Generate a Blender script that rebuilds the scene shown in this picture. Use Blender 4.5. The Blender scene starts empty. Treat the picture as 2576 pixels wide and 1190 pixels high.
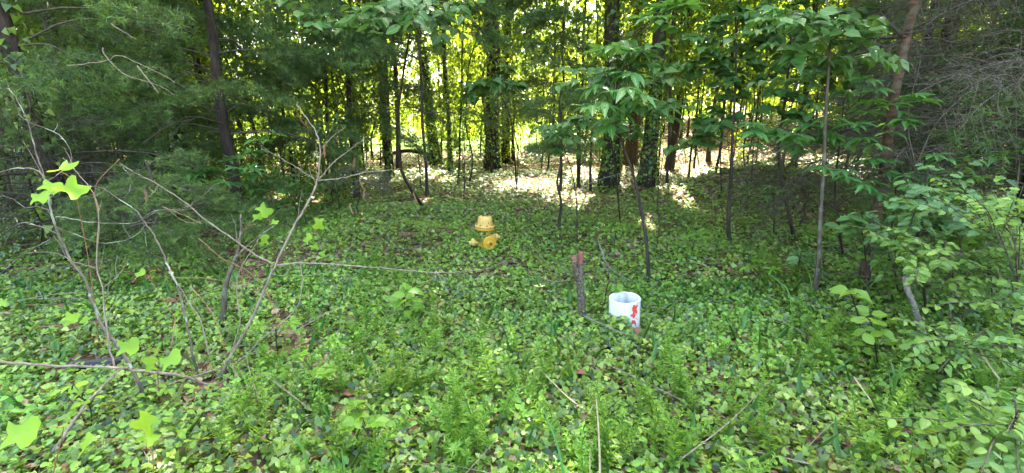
import bpy, math, random
import numpy as np
from mathutils import Vector, Matrix
R = math.radians
random.seed(7); rng = np.random.default_rng(11)
sc = bpy.context.scene
COL = sc.collection

# ------------------------------------------------------------------ camera
CAM_H = 1.6; PITCH = 13.6; FPX = 1180.0            # focal length in px of a 2576 px wide picture
cd = bpy.data.cameras.new('camera'); cam = bpy.data.objects.new('camera', cd); COL.objects.link(cam)
cam.location = (0, 0, CAM_H); cam.rotation_euler = (R(90 - PITCH), 0, 0)
cd.sensor_width = 36; cd.lens = 36 * FPX / 2576; cd.clip_start = 0.05; cd.clip_end = 2000
sc.camera = cam
# ------------------------------------------------------------------ light
SUN_EL = 52.0; SUN_AZ = 14.0                       # ahead of the camera, a little to the right
w = bpy.data.worlds.new('World'); sc.world = w; w.use_nodes = True
nt = w.node_tree; bg = nt.nodes['Background']
sky = nt.nodes.new('ShaderNodeTexSky'); sky.sky_type = 'NISHITA'; sky.sun_disc = False
sky.sun_elevation = R(SUN_EL); sky.sun_rotation = R(SUN_AZ)
sky.air_density = 1.0; sky.dust_density = 5.0; sky.ozone_density = 0.3
nt.links.new(sky.outputs[0], bg.inputs[0]); bg.inputs[1].default_value = 0.15
L = Vector((math.sin(R(SUN_AZ)) * math.cos(R(SUN_EL)), math.cos(R(SUN_AZ)) * math.cos(R(SUN_EL)), math.sin(R(SUN_EL))))
sd = bpy.data.lights.new('sun', 'SUN'); sun = bpy.data.objects.new('sun', sd); COL.objects.link(sun)
sd.energy = 5.0; sd.angle = R(0.53); sd.color = (1.0, 0.95, 0.84)
sun.rotation_euler = L.to_track_quat('Z', 'Y').to_euler(); sun.location = (0, 0, 30)
sc.view_settings.view_transform = 'Standard'; sc.view_settings.look = 'None'
sc.view_settings.exposure = 3.8; sc.view_settings.gamma = 1
sc.cycles.max_bounces = 8; sc.cycles.diffuse_bounces = 4; sc.cycles.transmission_bounces = 6

# ------------------------------------------------------------------ terrain
def ss(a, b, v):
    t = np.clip((v - a) / (b - a), 0, 1); return t * t * (3 - 2 * t)
def hgt(x, y):
    x = np.asarray(x, float); y = np.asarray(y, float)
    h = 0.05 * np.sin(x * 0.9 + 1.3) * np.cos(y * 0.7) + 0.025 * np.sin(x * 2.3 + y * 1.7) + 0.02 * np.sin(y * 3.1 - x * 1.1)
    h = h * ss(0.5, 3.0, y) * (1 - ss(40, 60, y))
    h = h + 0.75 * np.exp(-((x - 5.2) / 1.7) ** 2 - ((y - 9.7) / 1.5) ** 2)
    h = h + 1.5 * ss(15, 26, y) * ss(0, 7, x) + 0.5 * ss(5, 12, x) * ss(6, 12, y)
    h = h + 0.2 * np.exp(-((x + 2.2) / 1.0) ** 2 - ((y - 7) / 3.0) ** 2)
    return h
def ray(px, py):
    a = (px - 1288) / FPX; b = (595 - py) / FPX; c, s = math.cos(R(PITCH)), math.sin(R(PITCH))
    return Vector((a, c + b * s, -s + b * c))
def at(px, py, Y):
    d = ray(px, py); t = Y / d.y
    return Vector((d.x * t, Y, CAM_H + d.z * t))
def gnd(px, py):
    d = ray(px, py); t = 1.0
    if d.z > -0.01: d.z = -0.01
    for i in range(4000):
        p = d * t
        if CAM_H + p.z <= float(hgt(p.x, p.y)): break
        t += 0.01 + t * 0.001
    return Vector((p.x, p.y, float(hgt(p.x, p.y))))
def onground(x, y, dz=0.0): return Vector((x, y, float(hgt(x, y)) + dz))

# ------------------------------------------------------------------ tags and objects
def tag(o, label=None, cat=None, group=None, kind=None):
    if label: o['label'] = label
    if cat: o['category'] = cat
    if group: o['group'] = group
    if kind: o['kind'] = kind
    return o
def empty(name, loc, label, cat, group=None):
    o = bpy.data.objects.new(name, None); COL.objects.link(o); o.location = loc; o.empty_display_size = 0.1
    return tag(o, label, cat, group)
class Acc:
    """collects vertices, faces and a per-vertex random value; builds ONE mesh object"""
    def __init__(s): s.v = []; s.f = []; s.r = []; s.n = 0
    def add(s, v, f, r):
        v = np.asarray(v, float).reshape(-1, 3); f = np.asarray(f, int)
        s.v.append(v); s.f.append(f + s.n); s.r.append(np.broadcast_to(np.asarray(r, float), (len(v),)) if np.ndim(r) == 0 else r); s.n += len(v)
    def mesh(s, name, mat, origin=(0, 0, 0), smooth=False):
        me = bpy.data.meshes.new(name)
        if s.n == 0: return me
        v = np.concatenate(s.v) - np.asarray(origin); r = np.concatenate(s.r)
        tot = np.concatenate([np.full(len(f), f.shape[1]) for f in s.f]); idx = np.concatenate([f.ravel() for f in s.f])
        me.vertices.add(len(v)); me.vertices.foreach_set('co', v.astype(np.float32).ravel())
        me.loops.add(len(idx)); me.loops.foreach_set('vertex_index', idx.astype(np.int32))
        me.polygons.add(len(tot)); st = np.concatenate([[0], np.cumsum(tot)[:-1]])
        me.polygons.foreach_set('loop_start', st.astype(np.int32)); me.polygons.foreach_set('loop_total', tot.astype(np.int32))
        if smooth: me.polygons.foreach_set('use_smooth', np.ones(len(tot), bool))
        me.update(calc_edges=True); me.validate()
        at_ = me.attributes.new('rnd', 'FLOAT', 'POINT'); at_.data.foreach_set('value', r.astype(np.float32))
        me.materials.append(mat); return me
    def build(s, name, mat, parent=None, origin=None, smooth=False, kind=None):
        org = origin if origin is not None else (parent.location if parent else (0, 0, 0))
        o = bpy.data.objects.new(name, s.mesh(name, mat, tuple(org), smooth)); COL.objects.link(o)
        if parent:
            o.parent = parent; o.location = Vector(org) - parent.location
        else: o.location = org
        if kind: o['kind'] = kind
        return o

# ------------------------------------------------------------------ materials
def mat_new(name):
    m = bpy.data.materials.new(name); m.use_nodes = True; n = m.node_tree; return m, n, n.nodes['Principled BSDF']
def ramp(n, stops, interp='LINEAR'):
    r = n.nodes.new('ShaderNodeValToRGB'); cr = r.color_ramp; cr.interpolation = interp
    while len(cr.elements) < len(stops): cr.elements.new(0.5)
    for e, (p, c) in zip(cr.elements, stops): e.position = p; e.color = (*c, 1)
    return r
def mathn(n, op, a=None, b=None):
    m = n.nodes.new('ShaderNodeMath'); m.operation = op
    for i, q in enumerate((a, b)):
        if q is None: continue
        if isinstance(q, (int, float)): m.inputs[i].default_value = q
        else: n.links.new(q, m.inputs[i])
    return m.outputs[0]
def leaf_mat(name, cols, trans=(0.32, 0.42, 0.03), tf=0.42, rough=0.42, spec=0.35, veins=False):
    m, n, b = mat_new(name)
    a = n.nodes.new('ShaderNodeAttribute'); a.attribute_name = 'rnd'
    oi = n.nodes.new('ShaderNodeObjectInfo')
    v = mathn(n, 'FRACT', mathn(n, 'ADD', a.outputs['Fac'], oi.outputs['Random']))
    k = len(cols); r = ramp(n, [(i / max(1, k - 1), c) for i, c in enumerate(cols)]); n.links.new(v, r.inputs[0])
    geo = n.nodes.new('ShaderNodeNewGeometry'); nz = n.nodes.new('ShaderNodeTexNoise'); nz.inputs['Scale'].default_value = 0.8
    n.links.new(geo.outputs['Position'], nz.inputs['Vector'])
    hsv = n.nodes.new('ShaderNodeHueSaturation'); n.links.new(r.outputs[0], hsv.inputs['Color'])
    n.links.new(mathn(n, 'ADD', mathn(n, 'MULTIPLY', nz.outputs[0], 0.9), 0.55), hsv.inputs['Value'])
    n.links.new(mathn(n, 'ADD', mathn(n, 'MULTIPLY', nz.outputs[0], 0.05), 0.475), hsv.inputs['Hue'])
    base = hsv.outputs[0]
    if veins:
        tc = n.nodes.new('ShaderNodeTexCoord'); sx = n.nodes.new('ShaderNodeSeparateXYZ'); n.links.new(tc.outputs['Object'], sx.inputs[0])
        ax = mathn(n, 'ABSOLUTE', sx.outputs[0])
        mid = mathn(n, 'LESS_THAN', ax, 0.012)
        side = mathn(n, 'LESS_THAN', mathn(n, 'FRACT', mathn(n, 'MULTIPLY', mathn(n, 'SUBTRACT', sx.outputs[1], mathn(n, 'MULTIPLY', ax, 0.8)), 7.0)), 0.10)
        vv = mathn(n, 'MAXIMUM', mid, mathn(n, 'MULTIPLY', side, 0.5))
        mx = n.nodes.new('ShaderNodeMixRGB'); n.links.new(vv, mx.inputs[0]); n.links.new(base, mx.inputs[1]); mx.inputs[2].default_value = (0.24, 0.32, 0.08, 1)
        base = mx.outputs[0]
    n.links.new(base, b.inputs['Base Color']); b.inputs['Roughness'].default_value = rough; b.inputs['Specular IOR Level'].default_value = spec
    tr = n.nodes.new('ShaderNodeBsdfTranslucent')
    mm = n.nodes.new('ShaderNodeMixRGB'); mm.inputs[0].default_value = 0.55; n.links.new(base, mm.inputs[1]); mm.inputs[2].default_value = (*trans, 1)
    n.links.new(mm.outputs[0], tr.inputs[0])
    mix = n.nodes.new('ShaderNodeMixShader'); mix.inputs[0].default_value = tf
    n.links.new(b.outputs[0], mix.inputs[1]); n.links.new(tr.outputs[0], mix.inputs[2])
    n.links.new(mix.outputs[0], n.nodes['Material Output'].inputs[0]); return m
def bark_mat(name, c1, c2, scale=14, stretch=(1, 1, 0.22), bump=0.6, lichen=None, rough=0.9):
    m, n, b = mat_new(name)
    tc = n.nodes.new('ShaderNodeTexCoord'); mp = n.nodes.new('ShaderNodeMapping'); mp.inputs['Scale'].default_value = stretch
    n.links.new(tc.outputs['Object'], mp.inputs[0])
    nz = n.nodes.new('ShaderNodeTexNoise'); nz.inputs['Scale'].default_value = scale; nz.inputs['Detail'].default_value = 6; nz.inputs['Roughness'].default_value = 0.7
    n.links.new(mp.outputs[0], nz.inputs['Vector'])
    r = ramp(n, [(0.35, c1), (0.65, c2)]); n.links.new(nz.outputs[0], r.inputs[0]); out = r.outputs[0]
    if lichen:
        n2 = n.nodes.new('ShaderNodeTexNoise'); n2.inputs['Scale'].default_value = 9; n2.inputs['Detail'].default_value = 4
        n.links.new(tc.outputs['Object'], n2.inputs['Vector'])
        f = ramp(n, [(0.52, (0, 0, 0)), (0.60, (1, 1, 1))]); n.links.new(n2.outputs[0], f.inputs[0])
        mx = n.nodes.new('ShaderNodeMixRGB'); n.links.new(f.outputs[0], mx.inputs[0]); n.links.new(out, mx.inputs[1]); mx.inputs[2].default_value = (*lichen, 1); out = mx.outputs[0]
    n.links.new(out, b.inputs['Base Color']); b.inputs['Roughness'].default_value = rough; b.inputs['Specular IOR Level'].default_value = 0.2
    bp = n.nodes.new('ShaderNodeBump'); bp.inputs['Strength'].default_value = bump; bp.inputs['Distance'].default_value = 0.02
    n.links.new(nz.outputs[0], bp.inputs['Height']); n.links.new(bp.outputs[0], b.inputs['Normal']); return m
M = {}
M['ivy'] = leaf_mat('ivy', [(0.016, 0.05, 0.009), (0.05, 0.125, 0.016), (0.115, 0.23, 0.024), (0.20, 0.345, 0.036), (0.026, 0.07, 0.016), (0.30, 0.43, 0.06), (0.042, 0.105, 0.015)], trans=(0.32, 0.45, 0.04), tf=0.34, rough=0.36, spec=0.55)
M['weed'] = leaf_mat('weed', [(0.10, 0.24, 0.026), (0.19, 0.36, 0.04), (0.13, 0.28, 0.032)], tf=0.4)
M['fresh'] = leaf_mat('fresh', [(0.09, 0.23, 0.02), (0.13, 0.28, 0.03), (0.18, 0.34, 0.035)], trans=(0.45, 0.6, 0.04), tf=0.5, veins=True)
M['lime'] = leaf_mat('lime', [(0.17, 0.34, 0.02), (0.24, 0.42, 0.03)], trans=(0.5, 0.7, 0.04), tf=0.45, veins=True, spec=0.25)
M['broad'] = leaf_mat('broad', [(0.03, 0.095, 0.022), (0.05, 0.135, 0.03), (0.07, 0.17, 0.03)], trans=(0.16, 0.32, 0.03), tf=0.35, veins=True)
M['lance'] = leaf_mat('lance', [(0.03, 0.12, 0.03), (0.055, 0.18, 0.04), (0.08, 0.22, 0.05)], trans=(0.2, 0.4, 0.03), tf=0.35, veins=True)
M['holly'] = leaf_mat('holly', [(0.03, 0.085, 0.022), (0.06, 0.15, 0.035), (0.10, 0.22, 0.05)], tf=0.25, rough=0.42, spec=0.35, veins=True)
M['honey'] = leaf_mat('honeysuckle', [(0.05, 0.15, 0.03), (0.12, 0.26, 0.035), (0.2, 0.34, 0.05), (0.035, 0.12, 0.03)], trans=(0.35, 0.5, 0.04), tf=0.4, veins=True)
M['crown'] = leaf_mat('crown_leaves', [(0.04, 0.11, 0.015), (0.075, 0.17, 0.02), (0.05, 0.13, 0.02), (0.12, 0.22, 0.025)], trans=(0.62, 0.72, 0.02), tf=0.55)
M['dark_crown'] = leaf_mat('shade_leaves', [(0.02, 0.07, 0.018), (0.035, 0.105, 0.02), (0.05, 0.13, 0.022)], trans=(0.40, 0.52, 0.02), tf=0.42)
M['needle'] = leaf_mat('needles', [(0.018, 0.045, 0.010), (0.05, 0.11, 0.02), (0.17, 0.29, 0.06), (0.025, 0.06, 0.016), (0.08, 0.16, 0.04), (0.03, 0.07, 0.02)], trans=(0.28, 0.38, 0.04), tf=0.3)
M['needle_dry'] = leaf_mat('dry_needles', [(0.06, 0.075, 0.03), (0.045, 0.09, 0.03), (0.09, 0.10, 0.045)], trans=(0.1, 0.12, 0.03), tf=0.2)
M['litter'] = leaf_mat('dry_leaves', [(0.10, 0.055, 0.032), (0.19, 0.11, 0.065), (0.32, 0.23, 0.16), (0.07, 0.042, 0.03), (0.24, 0.13, 0.07)], trans=(0.3, 0.15, 0.05), tf=0.15, rough=0.8, spec=0.1)
M['grass'] = leaf_mat('grass_blade', [(0.05, 0.17, 0.03), (0.09, 0.24, 0.05)], tf=0.35)
M['straw'] = bark_mat('straw', (0.24, 0.18, 0.10), (0.38, 0.31, 0.18), scale=40, bump=0.1)
M['twig'] = bark_mat('bare_twig', (0.12, 0.092, 0.062), (0.27, 0.225, 0.165), scale=30, bump=0.3)
M['twig_red'] = bark_mat('reddish_twig', (0.19, 0.085, 0.045), (0.34, 0.19, 0.10), scale=30, bump=0.2)
M['lichen'] = bark_mat('lichened_stem', (0.06, 0.05, 0.035), (0.15, 0.13, 0.09), scale=25, bump=0.5, lichen=(0.26, 0.28, 0.22))
M['bark'] = bark_mat('dark_bark', (0.018, 0.014, 0.010), (0.07, 0.055, 0.04), scale=12, bump=1.0)
M['bark_warm'] = bark_mat('warm_bark', (0.03, 0.020, 0.012), (0.105, 0.07, 0.042), scale=12, bump=0.9)
M['cherry'] = bark_mat('cherry_bark', (0.03, 0.017, 0.010), (0.12, 0.075, 0.042), scale=11, stretch=(0.9, 0.9, 3.6), bump=0.6, lichen=(0.085, 0.075, 0.045))
M['drytwig'] = bark_mat('dry_twigs', (0.05, 0.04, 0.028), (0.15, 0.125, 0.09), scale=20, bump=0.3)
M['darkstem'] = bark_mat('dark_stem', (0.045, 0.036, 0.024), (0.12, 0.10, 0.07), scale=22, bump=0.6, lichen=(0.14, 0.14, 0.10))
M['greywood'] = bark_mat('weathered_wood', (0.10, 0.09, 0.08), (0.27, 0.25, 0.22), scale=22, bump=0.8)
M['stub'] = bark_mat('stub_bark', (0.05, 0.04, 0.022), (0.19, 0.155, 0.10), scale=45, stretch=(1, 1, 0.5), bump=1.0, lichen=(0.15, 0.16, 0.08))
M['whitewood'] = bark_mat('pale_broken_wood', (0.08, 0.065, 0.05), (0.42, 0.38, 0.32), scale=30, bump=0.8)

# ------------------------------------------------------------------ geometry helpers
def smooth_path(pts, sub=4):
    P = [Vector(p) for p in pts]
    if len(P) < 3: return P
    Q = [2 * P[0] - P[1]] + P + [2 * P[-1] - P[-2]]; out = []
    for i in range(1, len(Q) - 2):
        a, b, c, d = Q[i - 1:i + 3]
        for k in range(sub):
            t = k / sub
            out.append(0.5 * ((2 * b) + (c - a) * t + (2 * a - 5 * b + 4 * c - d) * t * t + (3 * b - a - 3 * c + d) * t ** 3))
    out.append(P[-1]); return out
def tube(acc, pts, r0, r1, sides=6, rough=0.0, rnd=None, cap=True):
    P = np.array([tuple(p) for p in pts]); n = len(P)
    T = np.gradient(P, axis=0); T /= np.linalg.norm(T, axis=1)[:, None] + 1e-9
    ref = np.array([0.0, 0, 1]) if abs(T[0][2]) < 0.9 else np.array([0.0, 1, 0])
    rad = np.linspace(r0, r1, n) if np.isscalar(r0) and np.isscalar(r1) else np.asarray(r0)
    V = []; A = np.cross(T, ref); A /= np.linalg.norm(A, axis=1)[:, None] + 1e-9; B = np.cross(T, A)
    ang = np.arange(sides) * 2 * math.pi / sides
    rr = rad[:, None] * (1 + (rng.normal(0, rough, (n, sides)) if rough else 0))
    V = P[:, None, :] + rr[..., None] * (np.cos(ang)[None, :, None] * A[:, None, :] + np.sin(ang)[None, :, None] * B[:, None, :])
    F = []
    i, j = np.meshgrid(np.arange(n - 1), np.arange(sides), indexing='ij'); j2 = (j + 1) % sides
    F = np.stack([i * sides + j, i * sides + j2, (i + 1) * sides + j2, (i + 1) * sides + j], -1).reshape(-1, 4)
    V = V.reshape(-1, 3); rv = random.random() if rnd is None else rnd
    if cap:
        k = len(V); V = np.vstack([V, P[-1], P[0]]); base = (n - 1) * sides
        acc.add(V, F, rv)
        tri = [(base + a, base + (a + 1) % sides, k) for a in range(sides)] + [((a + 1) % sides, a, k + 1) for a in range(sides)]
        acc.f.append(np.array(tri) + (acc.n - len(V)))
    else: acc.add(V, F, rv)
ROWS = {
 'tulip': [(0, 0, 0), (.04, .22, -.06), (.14, .45, .06), (.28, .50, .26), (.45, .26, .50), (.6, .30, .68), (.70, .46, .95), (.78, .22, .95), (.80, 0, .82)],
 'holly': [(0, 0, 0), (.12, .24, .16), (.25, .17, .25), (.38, .36, .46), (.5, .24, .5), (.62, .34, .72), (.72, .16, .74), (.8, .2, .9), (1, 0, 1.05)],
 'heart': [(0, 0, 0), (.01, .28, -.12), (.14, .5, .08), (.38, .50, .38), (.66, .34, .7), (.86, .14, .88), (1, 0, 1.02)],
 'lance': [(0, 0, 0), (.15, .07, .15), (.38, .14, .36), (.6, .155, .6), (.82, .09, .83), (1, 0, 1.02)],
 'dogwood': [(0, 0, 0), (.12, .19, .10), (.32, .33, .32), (.55, .34, .56), (.76, .2, .78), (.9, .07, .92), (1, 0, 1.04)],
 'oval': [(0, 0, 0), (.15, .22, .13), (.4, .33, .4), (.65, .31, .66), (.86, .17, .88), (1, 0, 1.0)],
 'ivy': [(0, 0, 0), (.02, .3, -.12), (.2, .52, .2), (.35, .27, .38), (.5, .33, .62), (.68, .13, .68), (1, 0, 1)],
 'curl': [(0, 0, 0), (.15, .05, .17), (.3, .10, .28), (.45, .05, .47), (.62, .10, .6), (.8, .05, .8), (1, 0, 1)],
}
def leaf_proto(kind, fold=0.12, curl=0.18, wave=0.0, seed=0):
    rs = ROWS[kind]; V = []; F = []; q = random.Random(seed)
    z = lambda x, y: fold * abs(x) * 2 - curl * y * y + wave * math.sin(y * 9 + x * 5)
    for (ym, xe, ye) in rs:
        V.append((0, ym, z(0, ym))); k = 1 + q.uniform(-.08, .08)
        V.append((xe * k, ye, z(xe, ye))); V.append((-xe * (2 - k), ye, z(xe, ye)))
    for i in range(len(rs) - 1):
        a, b = 3 * i, 3 * i + 3
        for (m, e, m2, e2) in ((a, a + 1, b, b + 1), (a, a + 2, b, b + 2)):
            tri = [(m, e, e2), (m, e2, m2)]
            F += tri if e == a + 1 else [t[::-1] for t in tri]
    return np.array(V, float), np.array(F)
SIMPLE = (np.array([(0, 0, 0), (.33, .45, .1), (0, 1, -.1), (-.33, .45, .1)], float), np.array([(0, 1, 2), (0, 2, 3)]))
HEXL = (np.array([(0, .0, 0), (.3, .25, .06), (.28, .65, .05), (0, 1, -.1), (-.28, .65, .05), (-.3, .25, .06)], float), np.array([(0, 1, 2), (0, 2, 3), (0, 3, 4), (0, 4, 5)]))
IVYN = (np.array([(0, .3, .0), (0, .04, .02), (.25, -.1, -.03), (.52, .18, .05), (.26, .36, .0), (.30, .62, .03), (0, 1, -.12), (-.30, .62, .03), (-.26, .36, 0), (-.52, .18, .05), (-.25, -.1, -.03)], float),
        np.array([(0, i, i + 1) for i in range(1, 10)] + [(0, 10, 1)]))
IVYF = (np.array([(0, .35, .03), (0, .05, 0), (.46, .02, -.04), (.30, .48, 0), (0, 1, -.12), (-.30, .48, 0), (-.46, .02, -.04)], float),
        np.array([(0, i, i + 1) for i in range(1, 6)] + [(0, 6, 1)]))
NEEDLE = (np.array([(-.5, 0, 0), (.5, 0, 0), (0, 1, 0)], float), np.array([(0, 1, 2)]))
def unit(a): return a / (np.linalg.norm(a, axis=-1, keepdims=True) + 1e-9)
def scatter(acc, proto, P, U, N, S, W=None, rnd=None):
    """place a leaf shape at points P, tip direction U, face normal N, length S"""
    n = len(P)
    if n == 0: return
    V, F = proto; U = unit(U); X = unit(np.cross(U, N)); N = np.cross(X, U)
    S = np.broadcast_to(S, (n,)); Wd = S if W is None else np.broadcast_to(W, (n,))
    out = P[:, None, :] + (V[None, :, 0, None] * Wd[:, None, None]) * X[:, None, :] + (V[None, :, 1, None] * S[:, None, None]) * U[:, None, :] + (V[None, :, 2, None] * S[:, None, None]) * N[:, None, :]
    k = len(V); Fo = (F[None] + (np.arange(n) * k)[:, None, None]).reshape(-1, F.shape[1])
    r = rng.random(n) if rnd is None else rnd
    acc.add(out.reshape(-1, 3), Fo, np.repeat(r, k))
def rdir(n, zmin=-1.0, zmax=1.0):
    z = rng.uniform(zmin, zmax, n); a = rng.uniform(0, 2 * math.pi, n); s = np.sqrt(np.maximum(0, 1 - z * z))
    return np.stack([s * np.cos(a), s * np.sin(a), z], 1)
def frame(U, N):
    U = U.normalized(); X = U.cross(N)
    if X.length < 1e-4: X = U.cross(Vector((1, 0.1, 0)))
    X.normalize(); N = X.cross(U); m = Matrix((X, U, N)).transposed(); return m.to_euler()
LEAFC = {}
def leaf_data(kind, matk):
    k = (kind, matk)
    if k not in LEAFC:
        out = []
        for i in range(4):
            V, F = leaf_proto(kind, fold=(0.10, 0.22, 0.05, 0.3)[i], curl=(0.15, 0.3, 0.05, 0.4)[i], wave=(0.02, 0, 0.04, 0.02)[i], seed=i)
            a = Acc(); a.add(V, F, 0.0); out.append(a.mesh('leaf_' + kind, M[matk], smooth=True))
        LEAFC[k] = out
    return random.choice(LEAFC[k])
def put_leaf(root, kind, matk, P, U, N, S, name='leaf'):
    o = bpy.data.objects.new(name, leaf_data(kind, matk)); COL.objects.link(o); o.parent = root
    o.location = Vector(P) - root.location; o.rotation_euler = frame(Vector(U), Vector(N)); o.scale = (S, S, S); return o

# canopy gaps: where the sun reaches the ground in the photograph (x, y, rx, ry on the ground)
GAPS = []
def gap(px, py, wpx, hpx):
    c = gnd(px, py); a = gnd(px - wpx / 2, py); b = gnd(px + wpx / 2, py); t = gnd(px, py - hpx / 2); u = gnd(px, py + hpx / 2)
    GAPS.append((c.x, c.y, max(0.05, (b.x - a.x) / 2), max(0.05, min(4.5, (t.y - u.y) / 2)), c.z))
for g in [(1330, 470, 180, 34), (1430, 505, 120, 50), (1490, 440, 110, 40), (1560, 435, 50, 60), (1585, 470, 26, 50), (1660, 430, 50, 60), (1685, 480, 44, 60), (1740, 425, 150, 70), (1850, 392, 260, 30), (2050, 405, 200, 30),
          (1650, 575, 36, 50), (770, 512, 50, 24), (690, 500, 60, 16), (1110, 455, 70, 14), (1000, 352, 150, 7), (1450, 395, 80, 16), (1110, 395, 60, 12),
          (470, 420, 60, 16), (620, 400, 80, 14), (350, 400, 60, 12), (520, 460, 40, 14), (385, 710, 60, 34), (262, 690, 60, 18), (60, 640, 60, 24), (900, 552, 30, 16), (1060, 515, 40, 12), (1165, 400, 40, 10),
          (700, 372, 160, 10), (860, 366, 120, 10), (1590, 400, 60, 14), (1950, 380, 300, 16), (2380, 560, 40, 20), (560, 372, 120, 8)]:
    gap(*g)
Lx, Ly, Lz = L
def keep(P):
    m = np.ones(len(P), bool)
    for (cx, cy, rx, ry, cz) in GAPS:
        t = (P[:, 2] - cz) / Lz; gx = P[:, 0] - Lx * t; gy = P[:, 1] - Ly * t
        m &= ((gx - cx) / (rx * 1.0 + .12)) ** 2 + ((gy - cy) / (ry * .95 + .15)) ** 2 > 1 + rng.normal(0, 0.12, len(P))
    return m

# ------------------------------------------------------------------ ground
def grid_mesh(xs, ys, dz=0.0):
    X, Y = np.meshgrid(xs, ys); V = np.stack([X, Y, hgt(X, Y) + dz], -1).reshape(-1, 3); nx = len(xs); ny = len(ys)
    i, j = np.meshgrid(np.arange(ny - 1), np.arange(nx - 1), indexing='ij')
    F = np.stack([i * nx + j, i * nx + j + 1, (i + 1) * nx + j + 1, (i + 1) * nx + j], -1).reshape(-1, 4); return V, F
m, n, b = mat_new('woodland_floor')
tc = n.nodes.new('ShaderNodeTexCoord'); vo = n.nodes.new('ShaderNodeTexVoronoi'); vo.inputs['Scale'].default_value = 16
nz = n.nodes.new('ShaderNodeTexNoise'); nz.inputs['Scale'].default_value = 3; nz.inputs['Detail'].default_value = 8
n.links.new(tc.outputs['Object'], vo.inputs['Vector']); n.links.new(tc.outputs['Object'], nz.inputs['Vector'])
r1 = ramp(n, [(0.0, (0.035, 0.024, 0.016)), (0.5, (0.11, 0.068, 0.042)), (1.0, (0.23, 0.16, 0.11))]); sp = n.nodes.new('ShaderNodeSeparateColor')
n.links.new(vo.outputs['Color'], sp.inputs[0]); n.links.new(sp.outputs[0], r1.inputs[0])
r2 = ramp(n, [(0.42, (0.0, 0.0, 0.0)), (0.62, (0.8, 0.8, 0.8))]); n.links.new(nz.outputs[0], r2.inputs[0])
sxy = n.nodes.new('ShaderNodeSeparateXYZ'); n.links.new(tc.outputs['Object'], sxy.inputs[0])
far = n.nodes.new('ShaderNodeMapRange'); far.inputs[1].default_value = 26; far.inputs[2].default_value = 32; n.links.new(sxy.outputs[1], far.inputs[0])
fac = mathn(n, 'MAXIMUM', mathn(n, 'MULTIPLY', r2.outputs[0], 0.35), far.outputs[0])
mx = n.nodes.new('ShaderNodeMixRGB'); n.links.new(fac, mx.inputs[0]); n.links.new(r1.outputs[0], mx.inputs[1]); mx.inputs[2].default_value = (0.13, 0.20, 0.035, 1)
n.links.new(mx.outputs[0], b.inputs['Base Color']); b.inputs['Roughness'].default_value = 0.95; b.inputs['Specular IOR Level'].default_value = 0.1
bp = n.nodes.new('ShaderNodeBump'); bp.inputs['Strength'].default_value = 0.8; bp.inputs['Distance'].default_value = 0.03; n.links.new(vo.outputs['Distance'], bp.inputs['Height']); n.links.new(bp.outputs[0], b.inputs['Normal'])
M['ground'] = m
a = Acc()
xs = np.concatenate([-np.geomspace(600, 24, 14), np.arange(-22, 22.1, 0.4), np.geomspace(24, 600, 14)])
ys = np.concatenate([-np.geomspace(600, 12, 12), np.arange(-10, 34, 0.4), np.geomspace(35, 900, 16)])
V, F = grid_mesh(xs, ys); a.add(V, F, 0); a.build('ground', M['ground'], smooth=True, kind='structure')

# ------------------------------------------------------------------ ground cover
def pts_in(n, y0, y1, spread=1.25, pad=0.6):
    y = np.sqrt(rng.uniform(y0 * y0, y1 * y1, n)); x = rng.uniform(-1, 1, n) * (y * spread + pad); return x, y
def fbm(x, y, s=1.0, o=0.0):
    return (np.sin(x * 1.7 * s + o) * np.cos(y * 1.3 * s + 2 * o) + 0.6 * np.sin(x * 3.1 * s - y * 2.3 * s + o) + 0.4 * np.sin(x * 6.3 * s + y * 5.1 * s + 3 * o)) / 2
PIPE = gnd(1574, 832); HYD = gnd(1216, 634); STUB = gnd(1462, 812)
SLAB = gnd(240, 925)
def clear_of(x, y):
    m = (x - PIPE.x) ** 2 + (y - PIPE.y) ** 2 > 0.14 ** 2
    m &= (x - HYD.x) ** 2 + (y - HYD.y) ** 2 > 0.13 ** 2
    m &= (x - PIPE.x - .07) ** 2 + (y - PIPE.y + .14) ** 2 > 0.10 ** 2
    m &= ~((np.abs(x - SLAB.x) < 0.2) & (np.abs(y - SLAB.y) < 0.10)); return m
def ivy_layer(acc, num, y0, y1, size, proto, hmax, thr=-9, spread=1.25, tilt=0.8):
    x, y = pts_in(num, y0, y1, spread); dens = fbm(x, y, 1.2, 1.0) + 0.35 * fbm(x, y, 4, 2.0)
    dens = dens - 0.5 * ss(-0.2, -2.2, x) * ss(7.0, 3.0, y)
    m = (dens + rng.normal(0, 0.22, num) > thr) & clear_of(x, y); x, y = x[m], y[m]; k = len(x)
    lift = hmax * (0.55 + 0.45 * fbm(x, y, 2.0, 3.0)) * (0.15 + 0.85 * rng.random(k))
    P = np.stack([x, y, hgt(x, y) + 0.012 + np.maximum(0.0, lift)], 1)
    N = unit(rdir(k) * tilt + np.array([0, -0.22, 1.0])); U = unit(np.cross(N, rdir(k))); S = size * rng.uniform(0.55, 1.35, k)
    scatter(acc, proto, P, U, N, S); return k
a = Acc()
ivy_layer(a, 66000, 1.2, 4.6, 0.037, IVYN, 0.10, -0.85)
ivy_layer(a, 62000, 4.6, 9.0, 0.047, IVYF, 0.10, -0.62)
ivy_layer(a, 50000, 9.0, 16.0, 0.075, IVYF, 0.12, -0.6, tilt=0.5)
ivy_layer(a, 22000, 16.0, 26.0, 0.14, SIMPLE, 0.14, -0.1, tilt=0.5)
tag(a.build('ivy_ground_cover', M['ivy']), 'carpet of green ivy leaves covering the woodland floor', 'ivy', kind='stuff')
a = Acc()
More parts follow.
